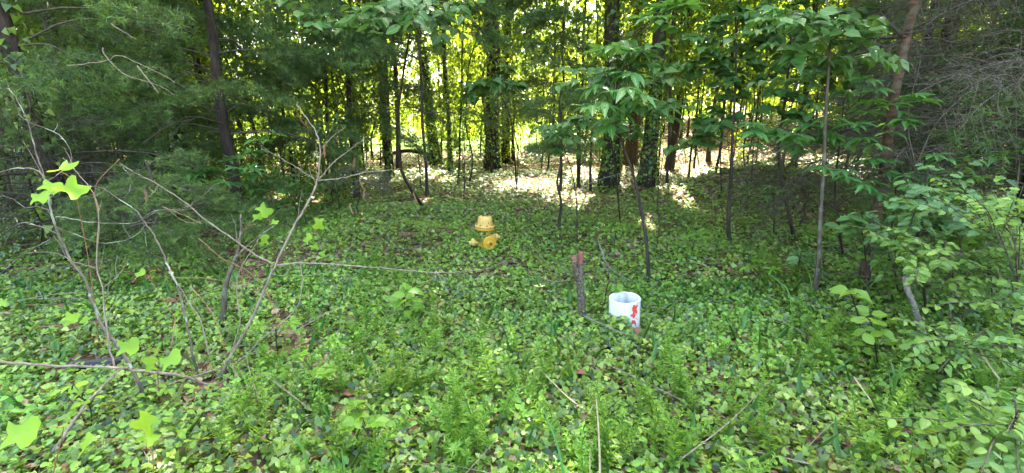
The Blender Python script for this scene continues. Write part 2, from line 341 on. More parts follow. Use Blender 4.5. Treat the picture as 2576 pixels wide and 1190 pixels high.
x, y = pts_in(22000, 1.2, 7.0); mm_ = (fbm(x, y, 1.5, 5.0) > -0.1) & clear_of(x, y); x, y = x[mm_], y[mm_]; k = len(x)
P = np.stack([x, y, hgt(x, y) + rng.uniform(0.03, 0.13, k)], 1); N = unit(rdir(k) * 0.6 + np.array([0, -0.2, 1.0]))
scatter(a, HEXL, P, np.cross(N, rdir(k)), N, 0.038 * rng.uniform(0.6, 1.4, k), rnd=rng.random(k))
tag(a.build('seedling_ground_cover', M['weed']), 'bright small-leaved seedlings and creepers mixed among the ivy', 'ground cover', kind='stuff')
a = Acc()
for num, y0, y1, s in ((6500, 1.2, 5, 0.07), (9000, 5, 12, 0.10), (9000, 12, 26, 0.17)):
    x, y = pts_in(num, y0, y1); k = len(x); P = np.stack([x, y, hgt(x, y) + rng.uniform(0.004, 0.035, k)], 1)
    N = unit(rdir(k) * 0.45 + np.array([0, 0, 1.0])); scatter(a, HEXL, P, np.cross(N, rdir(k)), N, s * rng.uniform(0.5, 1.3, k))
for (cx, cy, rx, ry, cz) in GAPS:  # extra pale dry leaves kept to the sun gaps, their colour brightening the lit patches
    k = int(min(420, 260 * rx * ry + 8)); th = rng.uniform(0, 6.283, k); q = np.sqrt(rng.random(k)) * 1.1; x = cx + np.cos(th) * q * rx; y = cy + np.sin(th) * q * ry
    P = np.stack([x, y, hgt(x, y) + rng.uniform(0.09, 0.15, k)], 1); N = unit(rdir(k) * 0.5 + np.array([0, 0, 1.0])); scatter(a, HEXL, P, np.cross(N, rdir(k)), N, 0.07 * rng.uniform(0.6, 1.3, k), rnd=rng.uniform(.35, .6, k))
tag(a.build('leaf_litter', M['litter']), 'dry brown fallen leaves lying between the ivy', 'leaf litter', kind='stuff')
# loose fallen twigs over the floor, too many to count
a = Acc()
for i in range(620):
    x, y = pts_in(1, 1.6, 13.0); x = float(x[0]); y = float(y[0]); ln = random.uniform(0.15, 0.8); th = random.uniform(0, math.pi); c = onground(x, y, random.uniform(0.03, 0.12))
    d = Vector((math.cos(th), math.sin(th), random.uniform(-.1, .25))) * ln
    q = [c, c + d * .5 + Vector((random.uniform(-.04, .04), random.uniform(-.04, .04), random.uniform(-0.01, .05))), c + d]
    tube(a, smooth_path(q, 3), random.uniform(.0018, .0045), .0012, 4, cap=False)
tag(a.build('fallen_twigs', M['twig']), 'thin dry twigs strewn through the ivy', 'twigs', kind='stuff')
a = Acc()
x, y = pts_in(600, 1.3, 4.5); k = len(x); P = np.stack([x, y, hgt(x, y)], 1); U = unit(rdir(k, 0.2, 0.9) + np.array([0, 0, 1.0]))
scatter(a, SIMPLE, P, U, rdir(k), rng.uniform(0.08, 0.26, k), W=rng.uniform(0.004, 0.009, k))
tag(a.build('grass', M['grass']), 'sparse thin grass blades growing through the ivy', 'grass', kind='stuff')

# ------------------------------------------------------------------ far edge of the wood
def leaf_cloud(acc, centres, rad, n_each, size, proto=SIMPLE, flat=0.7, filt=True, up=0.6):
    C = np.array([tuple(c) for c in centres]); k = len(C) * n_each
    P = np.repeat(C, n_each, 0) + rng.normal(0, 1, (k, 3)) * (np.repeat(np.asarray(rad) if np.ndim(rad) else np.full(len(C), rad), n_each)[:, None]) * np.array([1, 1, flat]) * 0.55
    m = P[:, 2] > hgt(P[:, 0], P[:, 1]) + 0.1
    if filt: m &= keep(P)
    P = P[m]; k = len(P); N = unit(rdir(k) * 0.8 + np.array([0, 0, up])); U = np.cross(N, rdir(k)) + np.array([0, 0, -0.3])
    scatter(acc, proto, P, U, N, size * rng.uniform(0.6, 1.35, k))
def trunk_path(base, top, wob=0.06, n=9):
    pts = []
    for i in range(n):
        t = i / (n - 1); p = base.lerp(top, t); p = p + Vector((random.uniform(-wob, wob), random.uniform(-wob, wob), 0)) * (1 if 0 < i < n - 1 else 0); pts.append(p)
    return smooth_path(pts, 3)
def trunk_mesh(path, r0, r1, mat, root, name='trunk', sides=10, rough=0.05):
    n_ = len(path); rad = np.linspace(r0, r1, n_); rad[0] *= 1.45; rad[1] *= 1.15
    a = Acc(); tube(a, path, rad, None, sides, rough); return a.build(name, M[mat], root, smooth=True)
def ivy_on(root, path, r0, r1, z0, z1, n_, size=0.07, spreadr=1.3):
    P = np.array([tuple(p) for p in path]); zz = P[:, 2]; z = rng.uniform(z0, z1, n_) ; cx = np.interp(z, zz, P[:, 0]); cy = np.interp(z, zz, P[:, 1]); r = np.interp(z, [zz[0], zz[-1]], [r0, r1])
    a_ = rng.uniform(0, 2 * math.pi, n_); rr = r * rng.uniform(1.0, spreadr, n_) + 0.01 + 0.05 * rng.random(n_) * (fbm(a_ * 2, z * 2) > 0)
    out = np.stack([np.cos(a_), np.sin(a_), np.zeros(n_)], 1); Q = np.stack([cx, cy, z], 1) + out * rr[:, None]
    N = unit(out + rdir(n_) * 0.5); U = unit(np.array([0, 0, -1.0]) + rdir(n_) * 0.6 + out * 0.4); acc = Acc(); scatter(acc, IVYF, Q, U, N, size * rng.uniform(0.6, 1.3, n_))
    o = acc.build('ivy', M['ivy'], root); o['kind'] = 'stuff'; return o
def tree(name, label, base, topdir, h, r0, mat='bark', crown=None, cat='tree', group=None, ivy=None, limbs=6, leafmat='crown', limb_z=None, sides=10):
    """crown = (z0, z1, radius, clusters, leaves per cluster, leaf size)"""
    root = empty(name, base, label, cat, group)
    top = base + Vector(topdir) + Vector((0, 0, h)); path = trunk_path(base - Vector((0, 0, 0.1)), top, wob=0.02 * h * 0.3)
    trunk_mesh(path, r0, r0 * 0.35, mat, root, sides=sides)
    if ivy: ivy_on(root, path, r0, r0 * 0.7, base.z, base.z + ivy[0], ivy[1], ivy[2] if len(ivy) > 2 else 0.07)
    if crown:
        z0, z1, cr, nc, nl, ls = crown; acc = Acc(); cs = []; la = Acc()
        for i in range(nc):
            t = random.random(); z = z0 + (z1 - z0) * t; rr = cr * math.sqrt(random.random()) * (1 - 0.55 * abs(2 * t - 1) ** 2); th = random.uniform(0, 6.283)
            f = min(1, max(0, z / (h + 1e-6))); ax = base.lerp(top, f); cs.append(Vector((ax.x + rr * math.cos(th), ax.y + rr * math.sin(th), base.z + z)))
        for c in random.sample(cs, min(limbs, len(cs))):
            zs = max(0.3, (c.z - base.z) * 0.75); s = base.lerp(top, min(1, zs / h)); mid = (s + c) / 2 + Vector((0, 0, 0.1 * (c - s).length)); la = Acc(); tube(la, smooth_path([s, mid, c], 4), r0 * 0.28, r0 * 0.06, 5, 0.04); la.build('limb', M[mat], root, smooth=True)
        leaf_cloud(acc, cs, [random.uniform(.5, 1.15) * (0.32 * cr + 0.15) for _ in cs], nl, ls)
        if acc.n: acc.build('crown', M[leafmat], root, kind='stuff')
    return root
# named trunks of the photograph: (label, px, base py, Y or None, width px, top shift px, bark, ivy?)
def base_at(px, py, Y=None):
    if Y is None: return gnd(px, py)
    p = at(px, 595, Y); x = (px - 1288) / FPX * (Y / math.cos(R(PITCH))) ; return onground(x, Y)
def width_at(p, wpx): return wpx * (p.y * math.cos(R(PITCH)) + (CAM_H - p.z) * math.sin(R(PITCH))) / FPX
NAMED = [
 ('thick ivy-clad trunk left of the bright sunlit gap, the widest in the wood', 1530, 470, 42, -0.25, 'bark', (2.6, 1500, .07), 16),
 ('thick ivy-wrapped trunk standing directly right of the widest trunk', 1622, 474, 36, 0.35, 'bark', (2.9, 1500, .07), 16),
 ('brown bare trunk seen between the two thick ivy-clad trunks', 1585, 415, 30, 0.0, 'bark_warm', None, 15),
 ('slender straight dark trunk rising behind the sunlit gap', 1682, 430, 20, 0.6, 'bark', None, 14),
 ('dark ivy-covered trunk right of the yellow hydrant, tall and straight', 1240, 424, 34, 0.0, 'bark', (3.6, 1300, .08), 16),
 ('dark trunk close beside the ivy-covered one behind the hydrant', 1270, 412, 22, 0.4, 'bark', None, 15),
 ('leaning dark trunk with hanging ivy in the middle of the wood', 1098, 412, 24, -1.5, 'bark', (5.0, 1400, .08), 15),
 ('slim dark trunk left of the arched fallen branch', 1003, 430, 13, 0.15, 'bark', None, 12),
 ('sunlit brown trunk far back between dark ivy trunks', 1142, 372, 18, -0.3, 'bark_warm', None, 14),
 ('short thick dark trunk in the shade under the left pines', 372, 462, 44, 0.2, 'bark', (3.0, 700, .08), 15),
 ('dark trunk with thin side stems left of centre', 492, 418, 30, 0.3, 'bark', (4.0, 900, .09), 15),
 ('slim brown trunk at the left third of the wood', 562, 415, 20, -0.4, 'bark_warm', None, 14),
 ('thin leaning trunk at the left third, slightly nearer than its slim brown neighbour', 598, 440, 16, -0.6, 'bark', None, 13),
 ('thin reddish trunk beyond the big-leaved saplings', 1782, 405, 11, 0.2, 'bark_warm', None, 9),
]
for i, (lab, px, py, wpx, lean, bk, iv, h) in enumerate(NAMED):
    b0 = gnd(px, py); r = width_at(b0, wpx) / 2
    tree('tree', lab, b0, (lean, random.uniform(-.3, .3), 0), h, r, bk, crown=(h * 0.5, h * 1.05, 4.1, 52, 92, 0.26), ivy=iv, limbs=9)
# tall trees behind and around, closing the canopy
def far_enough(x, y, L_, d): return all((x - a_) ** 2 + (y - b_) ** 2 > d * d for a_, b_ in L_)
placed = [(gnd(px, py).x, gnd(px, py).y) for (_, px, py, *r_) in NAMED]
tries = 0; cnt = 0
while cnt < 46 and tries < 3000:
    tries += 1; y = random.uniform(8.5, 30); x = random.uniform(-1, 1) * (y * 1.15 + 3)
    if y < 13 and abs(x) < 7.5: continue
    if y < 21 and -.5 < x < 8: continue
    if not far_enough(x, y, placed, 1.5): continue
    if abs(x - (-0.215 * y)) < 0.5: continue                    # the sky shows through here
    placed.append((x, y)); cnt += 1; h = random.uniform(12, 17)
    tree('tree', 'dark straight tree trunk in the shaded depth of the wood, crown above the picture', onground(x, y), (random.uniform(-.8, .8), random.uniform(-.5, .5), 0), h, random.uniform(.07, .17), random.choice(['bark', 'bark', 'bark_warm']),
         crown=(h * 0.5, h * 1.05, 3.4, 26, 74, 0.29), group='tall trees in the depth of the wood', ivy=(random.uniform(2, 6), 500, .12) if random.random() < .4 else None, limbs=7, sides=8)
# a canopy edge over the front so the foreground lies in shade
for (x, y) in [(-9.5, 7.0), (-6.5, 9.5), (8.8, 7.5), (11, 10), (-12, 11), (7.6, 12.8), (-3.4, 13.0), (-1.9, 14.6), (-0.8, 16.5), (13.5, 14.0), (-15, 8.0), (-8.5, 13.5), (-5.2, 16), (8.6, 10.2), (10.5, 13.0), (12.6, 7.2), (-11.5, 15)]:
    h = random.uniform(13, 16)
    tree('tree', 'tall trunk near the front of the wood with its leafy crown high above', onground(x, y), (random.uniform(-.5, .5), -0.8, 0), h, random.uniform(.07, .12), 'bark', crown=(h * 0.5, h * 1.05, 4.3, 56, 104, 0.28), group='trees at the front of the wood', limbs=8, ivy=(3, 400, .09), sides=8)
# slim pole-like trunks
placed2 = []
for i in range(84):
    y = random.uniform(9, 30); x = random.uniform(-1, 1) * (y * 1.1 + 1)
    if y < 12 and -5 < x < 8: continue
    if y < 18 and -.3 < x < 7 or (y < 15 and -.31 < x / y < -.14): continue
    if abs(x - (-0.215 * y)) < 0.35 and y > 15: continue
    root = empty('slim_tree', onground(x, y), 'thin bare pole-like young trunk in the shaded wood', 'young tree', 'thin young trunks in the wood')
    h = random.uniform(5, 9); trunk_mesh(trunk_path(root.location - Vector((0, 0, .1)), root.location + Vector((random.uniform(-.9, .9), random.uniform(-.5, .5), h)), 0.2), random.uniform(.018, .05), .01, random.choice(['bark', 'bark_warm', 'bark']), root, sides=6)
# leafy understorey behind
def under(x, y, z0, z1, cr, nc, nl, ls, lm, label, group):
    h = z1
    tree('understorey_tree', label, onground(x, y), (random.uniform(-.4, .4), random.uniform(-.3, .3), 0), h, random.uniform(.02, .04), 'bark', crown=(z0, z1, cr, nc, nl, ls), cat='young tree', group=group, limbs=5, leafmat=lm, sides=6)
for i in range(270):
    y = random.uniform(10.5, 29); x = random.uniform(-1, 1) * (y * 1.1 + 1)
    if abs(x - (-0.215 * y)) < 1.0: continue
    lowz = random.uniform(1.3, 2.4) if y < 18 else random.uniform(.9, 2.0)
    if 1.5 < x < 9 and y < 18: lowz = random.uniform(2.0, 2.8)
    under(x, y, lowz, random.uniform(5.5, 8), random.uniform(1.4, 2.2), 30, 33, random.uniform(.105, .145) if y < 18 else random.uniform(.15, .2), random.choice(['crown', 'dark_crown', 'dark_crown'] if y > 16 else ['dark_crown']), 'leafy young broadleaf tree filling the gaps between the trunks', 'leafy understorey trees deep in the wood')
k_ = 0
while k_ < 46:
    y = random.uniform(9.5, 27); x = random.uniform(-1, 1) * (y * 1.0)
    if (y < 17 and -2.5 < x < 7) or abs(x + .215 * y) < 1.2: continue
    k_ += 1; hh = random.uniform(.9, 2.2)
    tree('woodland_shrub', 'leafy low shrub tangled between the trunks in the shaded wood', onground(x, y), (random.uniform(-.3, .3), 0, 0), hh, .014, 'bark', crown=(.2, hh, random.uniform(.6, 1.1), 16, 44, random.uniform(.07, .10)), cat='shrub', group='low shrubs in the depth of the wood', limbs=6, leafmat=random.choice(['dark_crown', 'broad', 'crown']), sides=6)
for i in range(16):
    x = random.uniform(-4.6, -.9); y = random.uniform(6.2, 11.5); hh = random.uniform(.9, 2.1)
    if abs(x - HYD.x) < .6 and y < 7 or -.34 < x / y < -.12: continue
    tree('low_sapling', 'thin knee-to-head-high leafy sapling in the shade between the bare shrub and the pines', onground(x, y), (random.uniform(-.3, .3), 0, 0), hh, .010, 'bark', crown=(.35, hh, random.uniform(.3, .55), 12, 24, random.uniform(.055, .08)), cat='sapling', group='low saplings behind the bare shrub', limbs=6, leafmat=random.choice(['dark_crown', 'broad']), sides=6)
# sunlit trees and shrubs beyond the wood
for i in range(48):
    x = (-56 + i * 4.6 if i < 26 else -64 + (i - 26) * 6) + random.uniform(-1.2, 1.2); y = random.uniform(36, 42) if i < 26 else random.uniform(46, 56)
    if abs(x - (-0.215 * y)) < 1.6: continue
    h = random.uniform(7, 13)
    tree('edge_tree', 'sunlit yellow-green tree beyond the far edge of the wood', onground(x, y), (0, 0, 0), h, random.uniform(.1, .2), 'bark_warm', crown=(0.4, h, 3.2, 56, 30, 0.45), group='sunlit trees beyond the wood', limbs=6, sides=6)

# ------------------------------------------------------------------ arched fallen branch
a = Acc(); Yl = gnd(1083, 412).y
pl = [at(955, 398, Yl), at(974, 391, Yl), at(1004, 381, Yl), at(1042, 380, Yl), at(1072, 388, Yl), at(1086, 413, Yl)]
pl[0] = gnd(950, 402); pl[-1] = gnd(1088, 414)
tube(a, smooth_path(pl, 5), 0.06, 0.10, 9, 0.06); o = a.build('fallen_log', M['bark'], origin=pl[0], smooth=True)
tag(o, 'dark arched fallen trunk bent over the floor in the middle distance', 'fallen log')
a = Acc(); q = [gnd(1512, 420), at(1500, 400, 15.6), at(1478, 376, 15.5), at(1462, 352, 15.4)]
tube(a, smooth_path(q, 4), .035, .012, 6, .05); tube(a, smooth_path([at(1478, 376, 15.5), at(1470, 360, 15.3), at(1474, 344, 15.3)], 3), .02, .01, 5)
tag(a.build('dead_branch', M['whitewood'], origin=q[0], smooth=True), 'pale dead branch leaning against the left thick ivy trunk in the sun', 'branch')

# ------------------------------------------------------------------ conifers
def make_bough(seed, needles=1, dead=False, n_side=16, length=1.0):
    rr = random.Random(seed); tw = Acc(); nd = Acc()
    main = [Vector((0, 0, 0)), Vector((rr.uniform(-.03, .03), .35, .04)), Vector((rr.uniform(-.06, .06), .7, -.02)), Vector((rr.uniform(-.1, .1), 1.0, -.16))]
    mp = smooth_path(main, 4); tube(tw, mp, .008, .002, 4, cap=False); ends = [(mp, 1.0)]
    for i in range(n_side):
        t = 0.15 + 0.8 * i / n_side; p = mp[int(t * (len(mp) - 1))]; sd_ = 1 if i % 2 else -1; ln = (0.5 * (1 - t) + 0.16) * rr.uniform(.7, 1.2)
        e = p + Vector((sd_ * ln * rr.uniform(.5, 1), ln * rr.uniform(.4, .9), rr.uniform(-.18, .06) * (1 if not dead else 2.4)))
        md = (p + e) / 2 + Vector((0, 0, .02 if not dead else rr.uniform(-.1, .1))); sp_ = smooth_path([p, md, e], 3); tube(tw, sp_, .003 if not dead else .0035, .0012, 3, cap=False); ends.append((sp_, ln))
        if dead or True:
            for _ in range(2 if not dead else 4):
                s = sp_[rr.randrange(1, len(sp_))]; e2 = s + Vector((rr.uniform(-.14, .14), rr.uniform(-.02, .18), rr.uniform(-.1, .08))); s2 = [s, (s + e2) / 2 + Vector((0, 0, rr.uniform(-.02, .03))), e2]; tube(tw, s2, .002, .001, 3, cap=False); ends.append((s2, .15))
    Ps = []; Us = []; Rn = []
    for (pt, ln) in ends:
        cnt_ = int((40 if ln > .9 else 50 * ln + 8) * needles); tw_r = rr.random()
        for _ in range(cnt_):
            f = rr.random(); f = f ** 0.7; k = min(len(pt) - 2, int(f * (len(pt) - 1))); u = f * (len(pt) - 1) - k; p = pt[k].lerp(pt[k + 1], min(1, u)); d = (pt[k + 1] - pt[k]).normalized()
            Ps.append(tuple(p)); Rn.append(tw_r + rr.uniform(0, .12)); q = Vector((rr.gauss(0, 1), rr.gauss(0, 1), rr.gauss(0, .8))).normalized(); Us.append(tuple(d * .75 + q * .9))
        for _ in range(12 if not dead else 0):
            d = (pt[-1] - pt[-2]).normalized(); q = Vector((rr.gauss(0, 1), rr.gauss(0, 1), rr.gauss(0, 1))).normalized(); Ps.append(tuple(pt[-1])); Us.append(tuple(d * .9 + q)); Rn.append(tw_r)
    if Ps:
        Ps = np.array(Ps); Us = np.array(Us); scatter(nd, NEEDLE, Ps, Us, rdir(len(Ps)), rng.uniform(.06, .105, len(Ps)) if not dead else rng.uniform(.02, .05, len(Ps)), W=.0085 if not dead else .005, rnd=np.array(Rn) % 1.0)
    return tw, nd
BOUGH = []
for s in range(5):
    tw, nd = make_bough(s); BOUGH.append((tw.mesh('bough_twigs', M['drytwig']), nd.mesh('bough_needles', M['needle'])))
DEADB = []
for s in range(4):
    tw, nd = make_bough(20 + s, needles=.35, dead=True); DEADB.append((tw.mesh('dead_bough_twigs', M['drytwig']), nd.mesh('dead_bough_needles', M['needle_dry'])))
def bough(root, P, U, S, lib, name='bough', tilt=0.0):
    tm, nm = random.choice(lib); o = bpy.data.objects.new(name, tm); COL.objects.link(o); o.parent = root
    o.location = Vector(P) - root.location; o.rotation_euler = frame(Vector(U), Vector((random.uniform(-.3, .3), random.uniform(-.3, .3), 1))); o.scale = (S, S, S)
    c = bpy.data.objects.new('needles', nm); COL.objects.link(c); c.parent = o; return o
def conifer(label, base, h, r0, z0, nb, reach, lib=None, name='pine_tree', bark='bark', lean=(0, 0, 0), sector=None, scale=(.6, 1.1), group=None, cat='pine', limbs=True):
    lib = lib or BOUGH; root = empty(name, base, label, cat, group); top = base + Vector(lean) + Vector((0, 0, h)); path = trunk_path(base - Vector((0, 0, .1)), top, .04); trunk_mesh(path, r0, .012, bark, root, sides=9)
    lb = Acc(); k = 0; n_whorl = max(6, nb // 6)
    while k < nb:
        z = z0 + (h - z0) * random.random() ** 1.25; th = random.uniform(0, 6.283) if not sector else random.uniform(*sector)
        f = z / h; rl = reach * (1 - f) ** .6 * random.uniform(.55, 1.05); s = base.lerp(top, f); d = Vector((math.cos(th), math.sin(th), 0)); e = s + d * rl + Vector((0, 0, random.uniform(-.5, .15) * rl * .6))
        md = (s + e) / 2 + Vector((0, 0, .12 * rl)); pt = smooth_path([s, md, e], 3)
        if limbs: lb = Acc(); tube(lb, pt, .012, .005, 4, cap=False); lb.build('limb', M['drytwig'], root)
        for _ in range(random.choice((2, 3, 4))):
            q = pt[random.randrange(max(1, len(pt) // 3), len(pt))]; dd = (d + Vector((random.uniform(-.8, .8), random.uniform(-.8, .8), random.uniform(-.4, .15)))).normalized()
            if q.z - float(hgt(q.x, q.y)) < .35: continue
            if (q - Vector((0, 0, CAM_H))).length < 1.9: continue
            g = keep(np.array([tuple(q + dd * .3)])); k += 1
            if not g[0]: continue
            bough(root, q, dd, random.uniform(*scale), lib)
    return root
conifer('big dark pine at the far left with ivy on its leaning trunk', onground(-5.4, 5.6), 9, .11, 1.0, 170, 2.4, bark='bark', lean=(-0.9, .2, 0))
br_ = bpy.data.objects['pine_tree']; ivy_on(br_, [br_.location, br_.location + Vector((-.9, .2, 9))], .15, .05, .1, 3.6, 420, .085, 1.5)
pt = None
conifer('pine with drooping feathery boughs behind the bare stems at left', onground(-4.4, 7.4), 8, .09, 1.4, 110, 1.9)
conifer('pine at the upper left whose boughs hang over the shaded trunks', onground(-6.6, 9.5), 10, .12, 1.5, 170, 2.7)
conifer('feathery pine left of centre, boughs reaching toward the middle', onground(-3.4, 10.2), 8, .06, 1.6, 120, 1.9)
conifer('thin young pine in the centre background with wispy boughs', onground(-1.75, 9.6), 6.5, .035, 1.7, 110, 1.5)
conifer('young pine left of the widest ivy trunk', onground(1.1, 10.6), 6.5, .035, 1.9, 110, 1.3)
conifer('small knee-high pine with a bare lower stem by the sunny patch', gnd(1405, 580), 2.1, .022, 1.15, 34, .55, scale=(.3, .55), limbs=False)
conifer('low straggly pine seedling among the dead stems at left', gnd(420, 700), 1.2, .012, .45, 30, .8, scale=(.35, .6))
conifer('grey twiggy cedar filling the upper right corner', onground(5.6, 5.0), 7, .08, .9, 330, 2.6, lib=DEADB + DEADB + [BOUGH[0]], name='cedar_tree', cat='cedar', scale=(.7, 1.2))
conifer('second twiggy cedar behind the first at the right edge', onground(7.3, 6.6), 8, .09, .7, 280, 2.4, lib=DEADB + [BOUGH[1]], name='cedar_tree', cat='cedar', scale=(.7, 1.2))
conifer('dense dark cedar behind the leaning cherry trunk', onground(7.3, 8.8), 8, .09, 1.1, 200, 2.2, lib=BOUGH + [DEADB[0]], name='cedar_tree', cat='cedar', scale=(.7, 1.2))

conifer('tangle of dry grey twigs low behind the bare stems at far left', gnd(120, 640), 1.7, .012, .35, 70, 1.5, lib=DEADB, name='dry_bush', cat='bush', scale=(.5, .9))
conifer('dry twiggy bush on the shaded ivy slope left of the grey sapling', gnd(2010, 590), .9, .010, .36, 16, .8, lib=DEADB, name='dry_bush', cat='bush', scale=(.45, .8))
conifer('dry brown bush between the bare shrub and the hydrant', gnd(905, 545), .9, .010, .36, 18, .5, lib=DEADB, name='dry_bush', cat='bush', scale=(.3, .5))
conifer('leafless dead twigs beneath the left pines', gnd(300, 560), 1.6, .012, .36, 60, 1.5, lib=DEADB, name='dry_bush', cat='bush', scale=(.5, .9))
# ------------------------------------------------------------------ broadleaf saplings
def spray(root, tw, s, e, kind, mk, n_, size, droop=.1, whorl=0, r=.004, upn=.75):
    md = (s + e) / 2 + Vector((0, 0, .06 * (e - s).length)); pt = smooth_path([s, md, e + Vector((0, 0, -droop * (e - s).length * .3))], 5); tube(tw, pt, r, .0015, 4, cap=False)
    for i in range(n_):
        t = .3 + .68 * (i // 2 + .5 * (i % 2) * .3) / max(1, (n_ + 1) // 2); k = min(len(pt) - 2, int(t * (len(pt) - 1))); p = pt[k].lerp(pt[k + 1], t * (len(pt) - 1) - k)
        d = (pt[k + 1] - pt[k]).normalized(); sdv = d.cross(Vector((0, 0, 1))).normalized() * (1 if i % 2 else -1)
        U = (sdv + d * random.uniform(.2, .9) + Vector((0, 0, random.uniform(-.55, .1)))).normalized(); N = Vector((random.gauss(0, .3), random.gauss(-.4, .3), upn))
        put_leaf(root, kind, mk, p + U * .008, U, N, size * random.uniform(.65, 1.15))
    d = (pt[-1] - pt[-2]).normalized()
    for i in range(whorl):
        th = 6.283 * i / whorl + random.uniform(-.2, .2); U = Vector((math.cos(th), math.sin(th), random.uniform(-.25, .25))) + d * .35; put_leaf(root, kind, mk, pt[-1], U, Vector((0, 0, 1)) + d * .2 + Vector((random.gauss(0, .15), random.gauss(0, .15), 0)), size * random.uniform(.75, 1.15))
def sapling(label, stem, r0, sprays, kind, mk, size, n_=8, whorl=0, bark='bark', name='sapling', cat='young tree', group=None, extra=0, spread=.35, r1=.005):
    stem = smooth_path(stem, 4); base = stem[0]; root = empty(name, base, label, cat, group); a = Acc(); tube(a, stem, r0, r1, 7, .04); a.build('stem', M[bark], root, smooth=True); tw = Acc()
    for e in sprays:
        e = Vector(e); best = min(stem, key=lambda q: (q - e).length + (0.6 * max(0, q.z - e.z + .15))); spray(root, tw, best, e, kind, mk, n_, size, whorl=whorl)
        for _ in range(extra):
            e2 = e + Vector((random.uniform(-spread, spread), random.uniform(-spread, spread), random.uniform(-.5, .4) * spread)); s2 = best.lerp(e, random.uniform(.35, .8)); spray(root, tw, s2, e2, kind, mk, n_, size, whorl=whorl)
    if tw.n: tw.build('twig', M[bark], root)
    return root
def A(lst, Y): return [at(x, y, Y + random.uniform(-.35, .35)) for x, y in lst]
g0 = gnd(1631, 712); Y0 = g0.y
sapling('slender crooked sapling with broad drooping leaves right of the hydrant', [g0, at(1628, 626, Y0), at(1614, 536, Y0 + .1), at(1599, 461, Y0 + .1), at(1584, 412, Y0 + .1), at(1566, 360, Y0 + .15), at(1547, 281, Y0 + .2), at(1556, 180, Y0 + .2), at(1570, 60, Y0 + .3)], .02,
        A([(1480, 190), (1520, 230), (1400, 335), (1440, 300), (1600, 150), (1640, 110), (1560, 190), (1690, 200), (1640, 260), (1500, 160), (1600, 330), (1700, 260)], Y0), 'dogwood', 'broad', .125, 9, extra=3, spread=.35)
g0 = gnd(1836, 619); Y0 = g0.y
sapling('tall sapling with layered heart-shaped leaves in front of the sunlit bank', [g0, at(1832, 555, Y0), at(1840, 423, Y0), at(1843, 338, Y0), at(1851, 188, Y0), at(1850, 60, Y0), at(1855, -80, Y0)], .03,
        A([(1700, 90), (1760, 130), (1800, 180), (1900, 130), (1700, 170), (1960, 180), (1760, 60), (1990, 90), (1860, 40), (1740, 330), (1700, 350), (1790, 300), (1920, 320), (1980, 260), (1880, 230), (1940, 20)], Y0), 'heart', 'broad', .135, 9, extra=2, spread=.5)
g0 = gnd(2048, 746); Y0 = g0.y
sapling('grey upright sapling left of the leaning cherry, broad leaves above', [g0, at(2060, 649, Y0), at(2063, 555, Y0), at(2071, 435, Y0 + .1), at(2078, 263, Y0 + .1), at(2086, 150, Y0 + .1), at(2082, 38, Y0 + .15), at(2070, -60, Y0 + .2)], .022,
        A([(1990, 60), (1960, 110), (2040, 130), (2130, 60), (2150, 20), (2020, 190), (2180, 100), (1920, 60), (2120, 140), (2000, 20)], Y0), 'dogwood', 'broad', .115, 9, bark='darkstem', extra=3, spread=.45)
sapling('bushy whorl-leaved shrub with long narrow leaves before the cherry trunk', [gnd(2120, 640), at(2110, 560, 4.9), at(2100, 480, 4.8), at(2110, 380, 4.6), at(2120, 290, 4.5)], .014,
        A([(2120, 230), (2200, 225), (2250, 260), (2180, 280), (2300, 245), (2050, 345), (1960, 325), (2010, 350), (2090, 340), (2150, 310), (1900, 320), (2230, 330), (2000, 300), (2040, 310), (1990, 340), (2270, 300)], 4.4), 'lance', 'lance', .16, 0, whorl=8, extra=2, spread=.25)
sapling('lower whorl-leaved shrub right of the cherry trunk', [gnd(2235, 690), at(2240, 600, 4.5), at(2250, 520, 4.4), at(2255, 450, 4.3)], .012,
        A([(2130, 440), (2200, 455), (2190, 400), (2220, 410), (2330, 410), (2380, 395), (2440, 385), (2510, 380), (2290, 440), (2170, 470), (2120, 420), (2350, 440), (2420, 430)], 4.2), 'lance', 'lance', .14, 0, whorl=7, extra=1, spread=.16)
sapling('low whorl of narrow leaves in the shade left of the grey sapling', [gnd(1945, 600), at(1948, 540, 5.4), at(1945, 480, 5.4)], .006, A([(1935, 470), (1950, 485), (1925, 495)], 5.3), 'lance', 'lance', .13, 0, whorl=7)
sapling('lance-leaved spray hanging over the widest ivy trunk', [gnd(1560, 560), at(1548, 420, 7.0), at(1530, 300, 6.0), at(1545, 200, 5.2), at(1552, 130, 4.6)], .012, A([(1545, 115), (1580, 125), (1520, 250), (1560, 270), (1540, 290), (1610, 230), (1590, 180), (1500, 210), (1680, 20), (1720, 10), (1650, 40)], 4.3), 'lance', 'lance', .2, 0, whorl=8, spread=.15, extra=1)
sapling('narrow-leaved shrub in the shade left of centre', [gnd(600, 560), at(600, 500, 6.4), at(595, 440, 6.3)], .01, A([(480, 430), (520, 440), (560, 455), (600, 420), (630, 380), (650, 350), (590, 400), (610, 460), (640, 420), (540, 430)], 6.2), 'lance', 'lance', .19, 0, whorl=8, extra=1, spread=.2)
sapling('round-leaved sapling hanging over the top centre of the wood', [onground(-1.6, 8.4), at(1010, 430, 7.8), at(1000, 300, 7.2), at(1020, 150, 6.6), at(1040, 20, 6.0), at(1030, -60, 5.8)], .03,
        A([(700, 30), (760, 40), (820, 50), (880, 40), (930, 55), (980, 45), (1040, 55), (1100, 50), (1150, 60), (1200, 50), (1080, 20), (960, 15), (850, 10), (1180, 20), (730, 70), (900, 20), (1120, 90), (1060, 80)], 5.2), 'oval', 'broad', .15, 8, extra=1, spread=.4)
